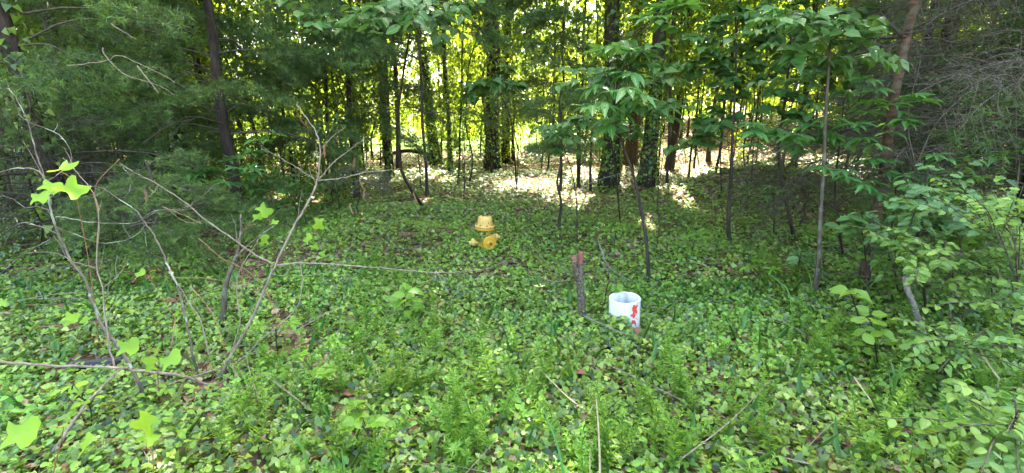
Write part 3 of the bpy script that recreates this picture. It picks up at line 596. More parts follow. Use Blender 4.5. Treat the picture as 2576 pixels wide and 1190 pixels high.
sapling('small sapling with flat leaf layers beside the middle trunks', [gnd(1300, 480), at(1295, 400, 9), at(1285, 300, 8.6), at(1250, 220, 8.4)], .018, A([(1180, 205), (1240, 195), (1290, 205), (1330, 215), (1150, 215), (1210, 230), (1320, 240), (1270, 180)], 8.2), 'dogwood', 'broad', .2, 8, extra=1)
sapling('young redbud with round leaves at the left of the sunlit gap', [gnd(1452, 620), at(1450, 500, 6.2), at(1435, 420, 6.1), at(1410, 350, 6.0)], .01, A([(1395, 330), (1370, 340), (1425, 310), (1380, 370), (1450, 350), (1350, 320)], 6.0), 'heart', 'broad', .11, 8)
sapling('leafy sapling filling the upper right between the trunks', [onground(3.9, 6.3), at(1960, 400, 6.2), at(1975, 250, 6.1), at(1990, 100, 6.0), at(2000, -50, 6.0)], .025,
        A([(1900, 60), (1950, 30), (2050, 60), (2100, 110), (2160, 60), (2200, 30), (1880, 100), (2150, 160), (2230, 110), (2060, 180), (1930, 220), (2000, 230), (2200, 180), (2360, 60), (2320, 130), (2160, 230), (1840, 30), (1960, 140)], 6.0), 'heart', 'broad', .12, 9, extra=3, spread=.6)
# cherry trunk
c0 = gnd(2176, 716); Yc = c0.y
root = empty('cherry_tree', c0, 'leaning brown cherry trunk with banded bark at the right of the scene', 'tree')
cpath = smooth_path([c0 - Vector((0, 0, .1)), at(2180, 649, Yc), at(2195, 570, Yc), at(2217, 480, Yc + .05), at(2228, 405, Yc + .05), at(2238, 319, Yc + .1), at(2255, 210, Yc + .1), at(2268, 150, Yc + .15), at(2283, 75, Yc + .2), at(2302, 0, Yc + .2), at(2330, -100, Yc + .3), at(2400, -400, Yc + .6), at(2420, -1000, Yc + 1)], 5)
trunk_mesh(cpath, .050, .032, 'cherry', root, sides=14, rough=.035)
la = Acc()
for q in ([(2283, 75), (2320, 60), (2400, 20), (2480, -10)], [(2268, 90), (2240, 60), (2215, 30)], [(2281, 84), (2340, 72), (2385, 50)], [(2280, 92), (2200, 95), (2120, 100), (2080, 102)]): tube(la, smooth_path([at(x, y, Yc + .15 + .15 * i) for i, (x, y) in enumerate(q)], 4), .016, .004, 5, .05)
la.build('limb', M['bark'], root, smooth=True)
ca = Acc(); tp = cpath[-1]; leaf_cloud(ca, [tp + Vector((random.gauss(0, 1.4), random.gauss(.5, 1.2), random.gauss(0, 1.2))) for _ in range(40)], .8, 110, .16); ca.build('crown', M['crown'], root, kind='stuff')
va = Acc(); tube(va, smooth_path([at(2150, 560, Yc - .12), at(2178, 590, Yc - .13), at(2191, 630, Yc - .13), at(2190, 690, Yc - .12), at(2182, 730, Yc - .1)], 4), .006, .004, 5); va.build('vine', M['lichen'], root)

# holly and honeysuckle on the right
sapling('holly seedling with spiny leaves left of the cherry trunk foot', [gnd(2185, 790), at(2180, 700, 3.9), at(2175, 620, 3.85), at(2165, 570, 3.8)], .007,
        A([(2130, 545), (2150, 560), (2120, 570), (2180, 560), (2200, 580), (2210, 600), (2170, 530), (2230, 590), (2100, 560)], 3.8), 'holly', 'holly', .10, 7)
sapling('tall holly shrub with glossy dark leaves at the right', [gnd(2330, 790), at(2320, 690, 3.5), at(2307, 596, 3.5), at(2325, 480, 3.5), at(2335, 420, 3.5)], .010,
        A([(2310, 480), (2340, 500), (2300, 540), (2360, 530), (2290, 470), (2400, 480), (2430, 500), (2480, 560), (2520, 565), (2390, 560), (2350, 450), (2440, 420), (2460, 520), (2290, 520), (2330, 570)], 3.5), 'holly', 'holly', .075, 8, extra=3, spread=.3)
sapling('low holly sprig beside the grey sapling foot', [gnd(2005, 690), at(2010, 660, 4.5), at(2015, 635, 4.5)], .005, A([(2000, 640), (2020, 630), (2035, 645), (2010, 655)], 4.5), 'holly', 'holly', .10, 6)
for (lab, px, py, lst, Y, sz) in [
  ('honeysuckle bush with bright oval leaves around the pale broken stump', 2400, 860, [(2270, 600), (2300, 590), (2260, 640), (2380, 620), (2420, 615), (2350, 640), (2420, 650), (2470, 640), (2440, 690), (2400, 700), (2370, 660), (2500, 600), (2530, 640), (2480, 720)], 3.1, .075),
  ('yellow-green honeysuckle at the right edge, larger leaves', 2560, 900, [(2500, 540), (2550, 560), (2460, 500), (2530, 500), (2570, 620), (2560, 480), (2450, 480), (2560, 680), (2510, 700), (2540, 740), (2480, 760), (2590, 560)], 2.8, .07),
  ('sprawling honeysuckle low at the right between weeds', 2380, 960, [(2320, 840), (2350, 850), (2380, 840), (2400, 870), (2420, 840), (2360, 880), (2440, 880), (2300, 850), (2460, 820), (2500, 850)], 2.6, .07),
  ('dense leafy shrub at the right edge under the twiggy cedar', 2500, 760, [(2440, 560), (2490, 580), (2530, 560), (2570, 590), (2460, 620), (2510, 640), (2560, 650), (2400, 590), (2420, 660), (2480, 700), (2540, 700), (2590, 640)], 3.5, .085),
  ('small-leaved shrub filling in behind the pale broken stump', 2260, 740, [(2220, 600), (2250, 580), (2240, 640), (2280, 660), (2210, 660), (2330, 700), (2350, 740), (2300, 720), (2380, 760), (2420, 740)], 3.9, .08),
  ('broad-leaved shrub cut by the lower right corner', 2560, 1150, [(2480, 1020), (2520, 1030), (2560, 1040), (2540, 1080), (2490, 1070), (2570, 1110), (2450, 1060), (2500, 1120), (2430, 1110)], 1.9, .075)]:
    g = gnd(px, py); sapling(lab, [g, at(px - 10, py - 70, Y), at(px, (py + lst[0][1]) / 2, Y)], .008, A(lst, Y), 'oval', 'honey', sz * .68, 10, name='honeysuckle', cat='shrub', extra=5, spread=.26, bark='darkstem')
sapling('seedling with three long glossy yellow-green leaves right of the pipe', [gnd(2170, 880), at(2160, 800, 3.0), at(2140, 735, 3.0)], .004, A([(2120, 715), (2165, 740), (2130, 730)], 3.0), 'dogwood', 'fresh', .12, 2, name='seedling', cat='seedling')
sapling('seedling with upright oval leaves below the pale stump', [gnd(2210, 940), at(2200, 860, 2.8), at(2190, 800, 2.8)], .004, A([(2190, 780), (2170, 800), (2220, 830), (2150, 850), (2190, 830), (2130, 870), (2230, 860)], 2.8), 'oval', 'fresh', .085, 3, name='seedling', cat='seedling')
sapling('bright broad-leaved seedling in the clearing right of the bare shrub', [gnd(1020, 800), at(1018, 770, 3.7), at(1015, 745, 3.7)], .006, A([(1000, 740), (1030, 735), (1040, 755), (1010, 760), (985, 750), (1045, 775), (1020, 790), (1025, 725)], 3.7), 'dogwood', 'fresh', .125, 3, name='seedling', cat='seedling')
for (lab, px, py, Y, k) in [('pale narrow-leaved seedling left of the yellow hydrant', 1035, 610, None, 3), ('narrow-leaved seedling nearest the left side of the yellow hydrant', 1075, 615, None, 3), ('small whorl seedling on the ivy right of the sapling stem', 1740, 650, None, 3), ('small whorl seedling in front of the heart-leaved sapling, right of its twin', 1800, 650, None, 3), ('narrow-leaved seedling near the top of the painted stub', 1545, 628, None, 2),
    ('whorl seedling behind the broken sapling foot', 1905, 740, None, 3), ('tuft of narrow leaves in the ivy above the hydrant', 1365, 575, None, 2), ('seedling of narrow leaves at the foot of the bare shrub', 700, 900, None, 3), ('pointed-leaf seedling low in the left foreground', 790, 1010, None, 4), ('broad pale seedling at the bottom centre', 940, 1165, None, 4)]:
    g = gnd(px, py); sapling(lab, [g, g + Vector((0, 0, .12)), g + Vector((.01, 0, .22))], .003, [g + Vector((random.uniform(-.12, .12), random.uniform(-.1, .1), random.uniform(.16, .30))) for _ in range(k)], 'lance' if py < 1000 else 'dogwood', 'fresh', .10 if py < 1000 else .065, 0, whorl=7, name='seedling', cat='seedling')

# ------------------------------------------------------------------ bare shrub of the left foreground and stems round it
def bare(name, label, cat, branches, mat='twig', group=None):
    first = branches[0][0]; root = empty(name, first[0], label, cat, group)
    for (pts, r0, r1) in branches:
        a_ = Acc(); sp_ = smooth_path(pts, 5); jit = [p + Vector((random.gauss(0, .0018), random.gauss(0, .0018), random.gauss(0, .0018))) for p in sp_]; jit[0] = sp_[0]
        r0 *= .82; tube(a_, jit, r0, r1, 7, .07); a_.build('branch', M[mat], root, smooth=True)
        if r0 > .0022 and r0 < .02:
            ln_ = sum((sp_[i + 1] - sp_[i]).length for i in range(len(sp_) - 1)); tg = Acc()
            for _ in range(int(ln_ * 7)):
                k_ = random.randrange(len(sp_) // 5, len(sp_) - 1); d_ = (sp_[k_ + 1] - sp_[k_]).normalized(); o_ = Vector((random.gauss(0, 1), random.gauss(0, 1), random.gauss(.3, 1))).normalized(); l_ = random.choice((.012, .015, .05, .09, .16)) * random.uniform(.6, 1.2); e_ = sp_[k_] + (d_ * .7 + o_ * .8) * l_
                tube(tg, [sp_[k_], (sp_[k_] + e_) / 2 + o_ * l_ * .12, e_], .0016 if l_ > .03 else .0026, .0007, 4, cap=False)
            if tg.n: tb = tg.build('side_twigs', M[mat], root); tb['kind'] = 'stuff'
    return root
def AP(lst, Ya, Yb): return [at(x, y, Ya + (Yb - Ya) * i / max(1, len(lst) - 1)) for i, (x, y) in enumerate(lst)]
SB = gnd(555, 952); Ys = SB.y; d = .12
main = [SB] + AP([(575, 905), (600, 860), (640, 785), (692, 668), (740, 570), (780, 500), (798, 455), (805, 400), (803, 360), (794, 330), (771, 296), (745, 263)], Ys, Ys + .6)
shrub = bare('bare_shrub', 'leafless pale grey shrub with long forking branches in the left foreground', 'shrub', [
  (main, .0125, .002),
  (AP([(692, 668), (760, 662), (860, 667), (960, 675), (1100, 686), (1160, 684), (1240, 674)], Ys + .22, Ys + .6), .008, .0015),
  (AP([(692, 668), (640, 640), (585, 600), (520, 555), (460, 505), (400, 465), (350, 440), (300, 410)], Ys + .22, Ys + .1), .007, .0015),
  (AP([(798, 455), (860, 448), (918, 434), (960, 430), (1008, 424)], Ys + .45, Ys + .6), .0055, .0015),
  (AP([(798, 455), (840, 408), (884, 375), (925, 343)], Ys + .45, Ys + .6), .005, .001),
  (AP([(798, 455), (760, 430), (719, 405), (655, 371)], Ys + .45, Ys + .35), .0045, .001),
  (AP([(808, 372), (843, 338), (869, 321)], Ys + .5, Ys + .6), .003, .001),
  (AP([(918, 434), (930, 410), (934, 392)], Ys + .5, Ys + .5), .0025, .001),
  (AP([(570, 930), (620, 895), (700, 860), (800, 800), (870, 770)], Ys, Ys + .7), .006, .002),
  (AP([(575, 925), (590, 860), (604, 810), (597, 743), (600, 690), (640, 620), (650, 600)], Ys, Ys + .2), .006, .002),
  (AP([(560, 940), (540, 930), (525, 889), (512, 833), (499, 795), (473, 757), (450, 716)], Ys, Ys + .1), .007, .002),
  (AP([(760, 700), (755, 660)], Ys + .3, Ys + .3), .003, .003),
  (AP([(756, 664), (760, 730), (745, 775), (700, 820), (650, 860), (600, 925)], Ys + .3, Ys), .0045, .003),
  (AP([(862, 660), (880, 625), (888, 615)], Ys + .3, Ys + .3), .002, .001),
  (AP([(1070, 680), (1080, 650), (1088, 620)], Ys + .4, Ys + .4), .002, .001),
  (AP([(1100, 686), (1125, 730), (1145, 770)], Ys + .5, Ys + .55), .003, .001),
  (AP([(680, 690), (720, 695), (800, 690), (840, 675), (860, 660)], Ys + .2, Ys + .3), .003, .001),
  (AP([(507, 562), (460, 555), (415, 520)], Ys + .15, Ys + .1), .002, .001),
  (AP([(400, 465), (375, 495), (360, 480)], Ys + .15, Ys + .1), .003, .001),
])
for (px, py, s, Y) in [(748, 290, .11, 0), (768, 312, .10, 0), (815, 372, .09, 0), (845, 350, .07, 0), (892, 405, .09, 0), (905, 455, .09, 0), (880, 520, .1, 0), (365, 485, .1, 0), (375, 478, .06, 0), (918, 480, .09, 0), (1040, 490, .08, 0), (940, 575, .07, 0)]:
    put_leaf(shrub, 'curl', 'litter', at(px, py - 10, Ys + .45), Vector((random.uniform(-.3, .3), random.uniform(-.3, .3), -1)), Vector((random.uniform(-1, 1), -1, 0)), s, 'dead_leaf')
B1 = gnd(368, 1021)
bare('lichened_sapling', 'dark lichen-spotted stem curving up at the far left foreground', 'young tree', [
  ([B1] + AP([(349, 961), (323, 912), (290, 860), (259, 821), (233, 754), (210, 697), (180, 656), (150, 596), (128, 529), (116, 457), (86, 427), (30, 425), (-60, 450)], B1.y, B1.y + .35), .013, .003),
  (AP([(148, 590), (100, 570), (60, 560), (20, 575)], 2.7, 2.7), .005, .001), (AP([(128, 529), (90, 520), (48, 528)], 2.75, 2.7), .004, .001), (AP([(116, 457), (90, 380), (70, 310), (30, 230), (0, 222)], 2.8, 3.0), .005, .001),
  (AP([(116, 457), (145, 440), (180, 400), (150, 340), (60, 300), (30, 240)], 2.8, 3.0), .004, .001), (AP([(233, 754), (150, 750), (40, 755)], 2.6, 2.6), .004, .0015), (AP([(130, 600), (60, 640), (0, 690)], 2.7, 2.6), .003, .001),
  (AP([(145, 575), (190, 590), (250, 610), (330, 600), (380, 550)], 2.7, 2.9), .004, .001), (AP([(140, 545), (180, 550), (235, 560), (340, 560), (400, 530), (470, 528)], 2.7, 3.0), .004, .001)], 'lichen')
B2 = gnd(499, 949)
bare('lichened_sapling', 'long arching grey stem leaning left beside the bare shrub', 'young tree', [
  ([B2] + AP([(484, 886), (475, 833), (462, 780), (447, 724), (424, 671), (405, 626), (383, 585), (360, 555), (338, 525), (296, 499), (263, 476), (225, 467)], B2.y, B2.y + .4), .009, .002),
  (AP([(355, 550), (400, 528), (465, 527), (490, 505)], 3.1, 3.3), .003, .001), (AP([(296, 499), (320, 490), (330, 450), (310, 420)], 3.1, 3.2), .0025, .001), (AP([(360, 560), (366, 600), (370, 622)], 3.1, 3.1), .002, .001)], 'lichen')
bare('low_branch', 'long horizontal pale branch crossing the lower left corner', 'branch', [
  (AP([(-60, 905), (0, 910), (113, 919), (293, 925), (330, 931), (413, 940), (469, 949), (525, 968), (560, 960)], 2.15, Ys - .05), .0075, .009),
  (AP([(300, 930), (263, 968), (225, 1006), (184, 1062), (143, 1122), (80, 1200)], 2.4, 1.9), .007, .008),
  (AP([(291, 927), (278, 886), (270, 832), (263, 780), (259, 724), (244, 675), (248, 562), (244, 510), (225, 472), (188, 427), (158, 397)], 2.4, 2.75), .0065, .0015),
  (AP([(244, 675), (190, 660), (130, 635), (60, 640)], 2.6, 2.6), .003, .001), (AP([(259, 724), (300, 690), (322, 658)], 2.5, 2.6), .003, .001), (AP([(560, 925), (413, 972), (319, 1009), (263, 1030)], Ys - .1, 2.3), .005, .003)], 'twig')
bare('dry_stalk', 'pale stem running down from the bare shrub to the bottom edge', 'branch', [(AP([(585, 919), (615, 991), (650, 1070), (690, 1140), (740, 1210)], Ys - .05, 1.95), .006, .004), (AP([(635, 940), (680, 1000), (760, 1080), (800, 1130)], Ys, 2.1), .004, .002), (AP([(640, 935), (700, 925), (760, 905), (900, 870)], Ys, Ys + .3), .005, .003)], 'twig')
bare('dry_stalk', 'pale stem leaning down left of the bottom weeds', 'branch', [(AP([(578, 945), (540, 990), (507, 1036), (480, 1090), (462, 1133)], Ys - .05, 2.1), .005, .003)], 'twig')
bare('reddish_stems', 'thin reddish bramble stems criss-crossing at the left', 'bramble', [
  (AP([(500, 600), (560, 650), (620, 680), (680, 740)], 3.4, 3.4), .003, .0015), (AP([(430, 700), (520, 700), (620, 720), (700, 760)], 3.3, 3.4), .003, .0015), (AP([(300, 400), (240, 470), (250, 560), (245, 650)], 3.4, 3.3), .003, .0015), (AP([(410, 520), (470, 545), (507, 562)], 3.2, 3.0), .0025, .0015),
  (AP([(665, 720), (700, 800), (720, 860)], 3.0, 2.9), .003, .001), (AP([(480, 720), (540, 800), (575, 920)], 3.2, 2.85), .003, .001), (AP([(600, 790), (610, 700), (600, 600), (630, 560)], 3.5, 3.6), .003, .001), (AP([(650, 880), (700, 790), (780, 740)], 3.2, 3.4), .003, .001), (AP([(1030, 760), (980, 700), (970, 640)], 3.8, 3.9), .002, .001)], 'twig_red')
g = gnd(560, 822)
bare('weathered_stump', 'short thick weathered grey trunk standing behind the bare shrub', 'stump', [([g, at(565, 750, g.y), at(572, 700, g.y), at(590, 655, g.y + .1), at(605, 600, g.y + .2), at(605, 540, g.y + .3)], .026, .007), (AP([(590, 650), (620, 620), (660, 590), (700, 560)], g.y, g.y + .4), .008, .003)], 'darkstem')
# arching dead twigs hanging in the pines
for i, (lst, Y) in enumerate([([(170, 165), (260, 155), (300, 140), (360, 165), (430, 200), (440, 220)], 4.2), ([(258, 120), (265, 140), (310, 185), (350, 200), (400, 215), (440, 240)], 4.2), ([(280, 60), (310, 80), (345, 100)], 4.4), ([(120, 5), (122, 20)], 4.0), ([(345, 165), (380, 210), (400, 235)], 4.1)]):
    bare('dead_branch', ['bare silvery twig arching through the pine boughs', 'forked silvery twig just right of the arching one', 'short pale twig high in the pine boughs', 'tiny pale twig at the very top left', 'thin twig dropping from the fork in the pine boughs'][i], 'branch', [([at(x, y, Y) for x, y in lst], .0055, .0015)], 'twig')
for i in range(8):
    bx = at(random.choice([2330, 2400, 2480, 2540]) + random.uniform(-30, 30), random.uniform(380, 500), 4.2); e = bx + Vector((random.uniform(-.5, .6), random.uniform(-.2, .5), random.uniform(.6, 1.2)))
    bare('dead_branch', 'curved grey dead branch in the twiggy tangle at the right edge', 'branch', [([bx, (bx + e) / 2 + Vector((random.uniform(-.25, .25), 0, 0)), e], .008, .002)], 'drytwig', group='grey dead branches in the right tangle')

# tulip-tree seedlings with lime leaves
def tulip(label, base, stems):
    root = empty('tulip_tree_seedling', base, label, 'seedling'); tw = Acc()
    for (tip, leaves) in stems:
        tube(tw, smooth_path([base, base.lerp(tip, .5) + Vector((.02, 0, .04)), tip], 4), .004, .0015, 5, cap=False)
        for (p, s, th, tilt) in leaves:
            U = Vector((math.cos(th), -.35 + random.uniform(-.15, .15), math.sin(th))); pt0 = p - U.normalized() * s * .45
            tube(tw, smooth_path([tip, tip.lerp(pt0, .5) + Vector((0, 0, .01)), pt0], 3), .0016, .001, 4, cap=False); put_leaf(root, 'tulip', 'lime', pt0, U, Vector((random.uniform(-.2, .2), -.75, tilt)), s)
    tw.build('stem', M['twig_red'], root)
def LP(px, py, Y, spx, th, tilt=.9): return (at(px, py, Y), spx * Y * .78 / FPX, R(th), tilt)
tulip('tulip-tree seedling with lime leaves at the upper left of the bare stems', gnd(250, 870), [(at(185, 455, 2.55), [LP(160, 422, 2.5, 70, 20, 1.6), LP(180, 474, 2.5, 75, -15, 1.0), LP(128, 470, 2.55, 55, 160), LP(100, 497, 2.5, 52, 190, .6)])])
tulip('tulip-tree seedling with two large lime leaves below the horizontal branch', gnd(400, 1010), [(at(378, 885, 2.3), [LP(322, 873, 2.25, 66, 175, .5), LP(430, 905, 2.25, 72, -155, .9), LP(378, 915, 2.3, 50, -80), LP(395, 880, 2.3, 26, 40)])])
tulip('tulip-tree seedling with a large upright lime leaf at the lower left', gnd(385, 1230), [(at(370, 1110, 1.8), [LP(365, 1065, 1.8, 86, 55, .2), LP(375, 1100, 1.8, 60, -10, 1.5), LP(215, 1120, 1.8, 72, -150, 1.4), LP(450, 1090, 1.85, 38, 45)])])
tulip('very large lime tulip-tree leaf on a twig at the left edge', gnd(120, 1250), [(at(160, 1075, 1.7), [LP(52, 1090, 1.65, 118, 182, .7)])])
tulip('group of lime lobed leaves among the bare branches', gnd(690, 660), [(at(680, 560, 4.0), [LP(665, 530, 4.0, 44, 120), LP(650, 545, 4.0, 40, 190), LP(665, 602, 4.0, 34, -90), LP(690, 560, 4.0, 24, 10)]), (at(795, 585, 4.1), [LP(802, 563, 4.0, 38, 80, .3), LP(775, 600, 4.1, 34, -130), LP(812, 640, 4.1, 22, -60), LP(790, 620, 4.1, 26, 200)])])
tulip('small lime seedling low at the left edge', gnd(190, 870), [(at(195, 830, 2.9), [LP(180, 798, 2.9, 42, 150), LP(168, 815, 2.9, 30, 200), LP(215, 805, 2.9, 32, 0)])])
tulip('lime leaf poking in from the left border', gnd(-10, 860), [(at(-20, 780, 2.6), [LP(6, 762, 2.6, 34, 10, .4)])])
tulip('lime seedling on a reddish stem left of the dead trunk', gnd(425, 900), [(at(440, 800, 3.1), [LP(352, 690, 3.2, 34, 190), LP(445, 790, 3.1, 24, 70), LP(440, 830, 3.1, 26, -10), LP(450, 845, 3.1, 24, 200)])])
sapling('seedling with four oval lime leaves in the lower left', [gnd(230, 1080), at(225, 1020, 2.2), at(180, 985, 2.15)], .0025, A([(140, 965), (140, 990), (195, 975), (180, 1005), (250, 1000), (220, 990)], 2.15), 'oval', 'lime', .06, 2, name='seedling', cat='seedling')

# ------------------------------------------------------------------ feathery weeds
def weed_mesh(seed, h):
    rr = random.Random(seed); st = Acc(); lf = Acc(); q = smooth_path([Vector((0, 0, 0)), Vector((rr.uniform(-.03, .03), rr.uniform(-.03, .03), h * .5)), Vector((rr.uniform(-.07, .07), rr.uniform(-.07, .07), h))], 8); tube(st, q, .003, .001, 4, cap=False); P = []; U = []; N = []; S = []
    n_ = int(h / .009)
    for i in range(n_):
        t = .12 + .88 * i / n_; k = min(len(q) - 2, int(t * (len(q) - 1))); p = q[k].lerp(q[k + 1], t * (len(q) - 1) - k); a_ = i * 2.4; ln = .05 * (1.15 - t * .65) * rr.uniform(.7, 1.2)
        for m_ in range(2):
            b_ = a_ + m_ * 3.1 + rr.uniform(-.3, .3); P.append(tuple(p)); U.append((math.cos(b_), math.sin(b_), rr.uniform(.2, .9))); N.append((rr.gauss(0, .2), rr.gauss(0, .2), 1)); S.append(ln)
    S = np.array(S); scatter(lf, SIMPLE, np.array(P), np.array(U), np.array(N), S, W=S * .42)
    return st.mesh('weed_stem', M['grass']), lf.mesh('weed_leaves', M['weed'])
WEED = [weed_mesh(i, .16 + .045 * i) for i in range(6)]
def weed(x, y, s):
    st, lf = random.choice(WEED); o = empty('feathery_weed', onground(x, y, .01), 'upright bright green weed with narrow feathery leaves standing in the ivy', 'weed', 'feathery green weeds in the foreground')
    o.rotation_euler = (random.gauss(0, .3), random.gauss(0, .3), random.uniform(0, 6.28)); o.scale = (s, s, s)
    for nm, me in (('stem', st), ('foliage', lf)):
        c = bpy.data.objects.new(nm, me); COL.objects.link(c); c.parent = o
        if nm == 'foliage': c['kind'] = 'stuff'
clumps = [(930, 820, 70), (1000, 960, 60), (1120, 1040, 90), (1190, 1120, 60), (1240, 1000, 110), (800, 930, 80), (700, 900, 80), (1150, 870, 90), (960, 650, 50), (2060, 880, 70), (2350, 980, 150), (2480, 900, 110), (2420, 1100, 130), (1850, 1100, 130), (1700, 1000, 90), (1600, 1080, 120), (2200, 860, 80), (1950, 660, 40), (600, 1040, 80), (2520, 1000, 60), (1480, 1150, 100), (1330, 950, 90), (900, 1150, 100), (2250, 1120, 120)]
for (px, py, sp_) in clumps:
    for _ in range(11):
        g = gnd(px + random.gauss(0, sp_ * .6), py + 40 + random.gauss(0, sp_ * .35))
        if (g - PIPE).length < .25 or g.y < 1.55: continue
        weed(g.x, g.y, random.uniform(.45, 1.35))
# finer feathery undergrowth between them, past counting
fa = Acc(); sa = Acc()
k = 0
while k < 520:
    x, y = pts_in(1, 1.5, 4.4); x = float(x[0]); y = float(y[0]); k += 1
    if float(fbm(np.array(x), np.array(y), 1.0, 4.0)) < -.15 or not clear_of(np.array(x), np.array(y)): continue
    h_ = random.uniform(.08, .24); b_ = onground(x, y); tp = b_ + Vector((random.gauss(0, .3) * h_, random.gauss(0, .3) * h_, h_)); n_ = int(h_ / .007); t_ = rng.uniform(.15, 1, n_)[:, None]
    P = np.array(b_)[None] * (1 - t_) + np.array(tp)[None] * t_; U = rdir(n_, .0, .8); scatter(fa, SIMPLE, P, U, rdir(n_) * .4 + np.array([0, 0, 1.0]), .038 * (1.2 - .6 * t_[:, 0]), W=.016, rnd=np.full(n_, random.random())); tube(sa, [b_, tp], .0018, .0008, 3, cap=False)
tag(fa.build('feathery_undergrowth', M['weed']), 'fine feathery green undergrowth mixed low through the foreground ivy', 'ground cover', kind='stuff')
tag(sa.build('undergrowth_stems', M['grass']), 'thin green stems of the feathery undergrowth in the foreground', 'ground cover', kind='stuff')
# larger blades and straw stalks
def blade(label, lst, wd, mat, Ya, Yb, cat, name, group=None):
    P = smooth_path([at(x, y, Ya + (Yb - Ya) * i / (len(lst) - 1)) for i, (x, y) in enumerate(lst)], 5); P[0].z = min(P[0].z, float(hgt(P[0].x, P[0].y)) + .02); V = []; n_ = len(P)
    for i, p in enumerate(P):
        t = i / (n_ - 1); w_ = wd * (1 - t) ** .6 * (.5 + min(.5, t * 3)) + .0006; s_ = Vector((1, .25, 0)).normalized() * w_; V += [tuple(p - s_), tuple(p + Vector((0, w_ * .5, -w_ * .35))), tuple(p + s_)]
    F = []
    for i in range(n_ - 1): F += [(3 * i, 3 * i + 1, 3 * i + 4, 3 * i + 3), (3 * i + 1, 3 * i + 2, 3 * i + 5, 3 * i + 4)]
    a_ = Acc(); a_.add(V, np.array(F), random.random()); o = a_.build(name, M[mat], origin=P[0], smooth=True); tag(o, label, cat, group)
blade('tall pale straw stalk standing at the bottom centre right', [(1510, 1230), (1508, 1130), (1503, 1040), (1498, 985)], .005, 'straw', 1.75, 1.95, 'straw', 'straw_stalk')
blade('shorter straw stalk beside the tall pale one', [(1484, 1240), (1484, 1180), (1484, 1125)], .003, 'straw', 1.7, 1.8, 'straw', 'straw_stalk')
blade('thin straw leaning left across the bottom centre', [(1380, 1150), (1430, 1090), (1475, 1045), (1495, 1015)], .003, 'straw', 2.0, 2.1, 'straw', 'straw_stalk')
blade('long straw slanting down right from the centre foreground', [(1350, 920), (1430, 1000), (1500, 1050), (1620, 1150)], .0035, 'straw', 2.6, 2.0, 'straw', 'straw_stalk')
blade('straw slanting across the lower right ivy', [(2135, 930), (2200, 1020), (2260, 1090), (2300, 1190)], .0045, 'straw', 2.5, 1.95, 'straw', 'straw_stalk')
blade('straw running from lower right weeds toward the corner', [(1995, 1165), (2060, 1095), (2110, 1050), (2160, 1010)], .004, 'straw', 1.95, 2.15, 'straw', 'straw_stalk')
blade('short curled straw on the ivy right of the pipe', [(1975, 925), (1985, 905), (2005, 892), (2020, 888)], .006, 'straw', 2.7, 2.7, 'straw', 'straw_stalk')
blade('pale bent stick at the right edge', [(2520, 960), (2490, 920), (2465, 880), (2450, 868)], .009, 'straw', 2.4, 2.5, 'straw', 'straw_stalk')
blade('dark green grass blade at the bottom centre', [(1425, 1230), (1405, 1130), (1380, 1060), (1352, 1000)], .006, 'grass', 1.7, 1.9, 'grass', 'grass_blade')
blade('bent grass blade at the bottom left of centre', [(775, 1200), (768, 1150), (750, 1110), (720, 1100), (700, 1120)], .008, 'grass', 1.8, 1.8, 'grass', 'grass_blade')
blade('upright grass blade right of the bent blade', [(866, 1230), (866, 1180), (858, 1125)], .007, 'grass', 1.7, 1.8, 'grass', 'grass_blade')
blade('long arching grass blade left of the grey sapling', [(2043, 760), (2042, 720), (2035, 690), (2020, 655)], .006, 'grass', 3.5, 3.5, 'grass', 'grass_blade')
blade('grass blade leaning left under the grey sapling', [(2000, 860), (1985, 740), (1960, 710), (1930, 685)], .006, 'grass', 3.3, 3.5, 'grass', 'grass_blade')
blade('pair of broad grass blades in the lower right weeds, left one', [(2248, 1000), (2250, 950), (2246, 925), (2238, 905)], .010, 'grass', 2.3, 2.35, 'grass', 'grass_blade')
blade('right one of two broad grass blades in the lower right weeds', [(2250, 985), (2262, 935), (2280, 918), (2292, 910)], .008, 'grass', 2.3, 2.35, 'grass', 'grass_blade')
blade('grass blade arching over the ivy at lower right', [(2190, 1150), (2170, 1105), (2130, 1100), (2080, 1115)], .008, 'grass', 1.9, 1.9, 'grass', 'grass_blade')
blade('curved pale twig lying before the bottom centre weeds', [(837, 1085), (870, 1065), (920, 1048), (990, 1035)], .005, 'straw', 2.05, 2.15, 'straw', 'straw_stalk')
bare('fallen_stick', 'thin crooked stick lying between the painted stub and the pipe', 'stick', [([gnd(1450, 785), at(1480, 800, 3.45), at(1530, 822, 3.35), at(1580, 842, 3.2), gnd(1650, 872) + Vector((0, 0, .06))], .006, .003)], 'greywood')
bare('fallen_stick', 'straight stick slanting in the ivy above the painted stub', 'stick', [([gnd(1500, 645) + Vector((0, 0, .25)), at(1530, 668, 4.9), at(1590, 708, 4.6)], .009, .005)], 'greywood')
bare('fallen_stick', 'thin stick leaning down toward the pipe rim', 'stick', [([at(1505, 650, 4.2), at(1545, 710, 4.0), at(1565, 780, 3.7)], .003, .002)], 'greywood')
bare('fallen_stick', 'pale stick lying left of the painted stub', 'stick', [([gnd(1340, 705) + Vector((0, 0, .06)), at(1390, 708, 4.3), at(1430, 705, 4.3)], .006, .003)], 'twig')
bare('dead_branch', 'thin dead branch angled in front of the thick ivy trunk', 'branch', [([gnd(1430, 530) + Vector((0, 0, .1)), at(1460, 478, 9.0), at(1500, 455, 9.0), at(1600, 425, 9.2)], .014, .006)], 'greywood')
g = gnd(2303, 838)
bare('broken_stump', 'pale broken leaning stump among the honeysuckle at right', 'stump', [([g, at(2307, 799, g.y), at(2296, 761, g.y), at(2284, 730, g.y), at(2277, 697, g.y)], .026, .02)], 'whitewood')
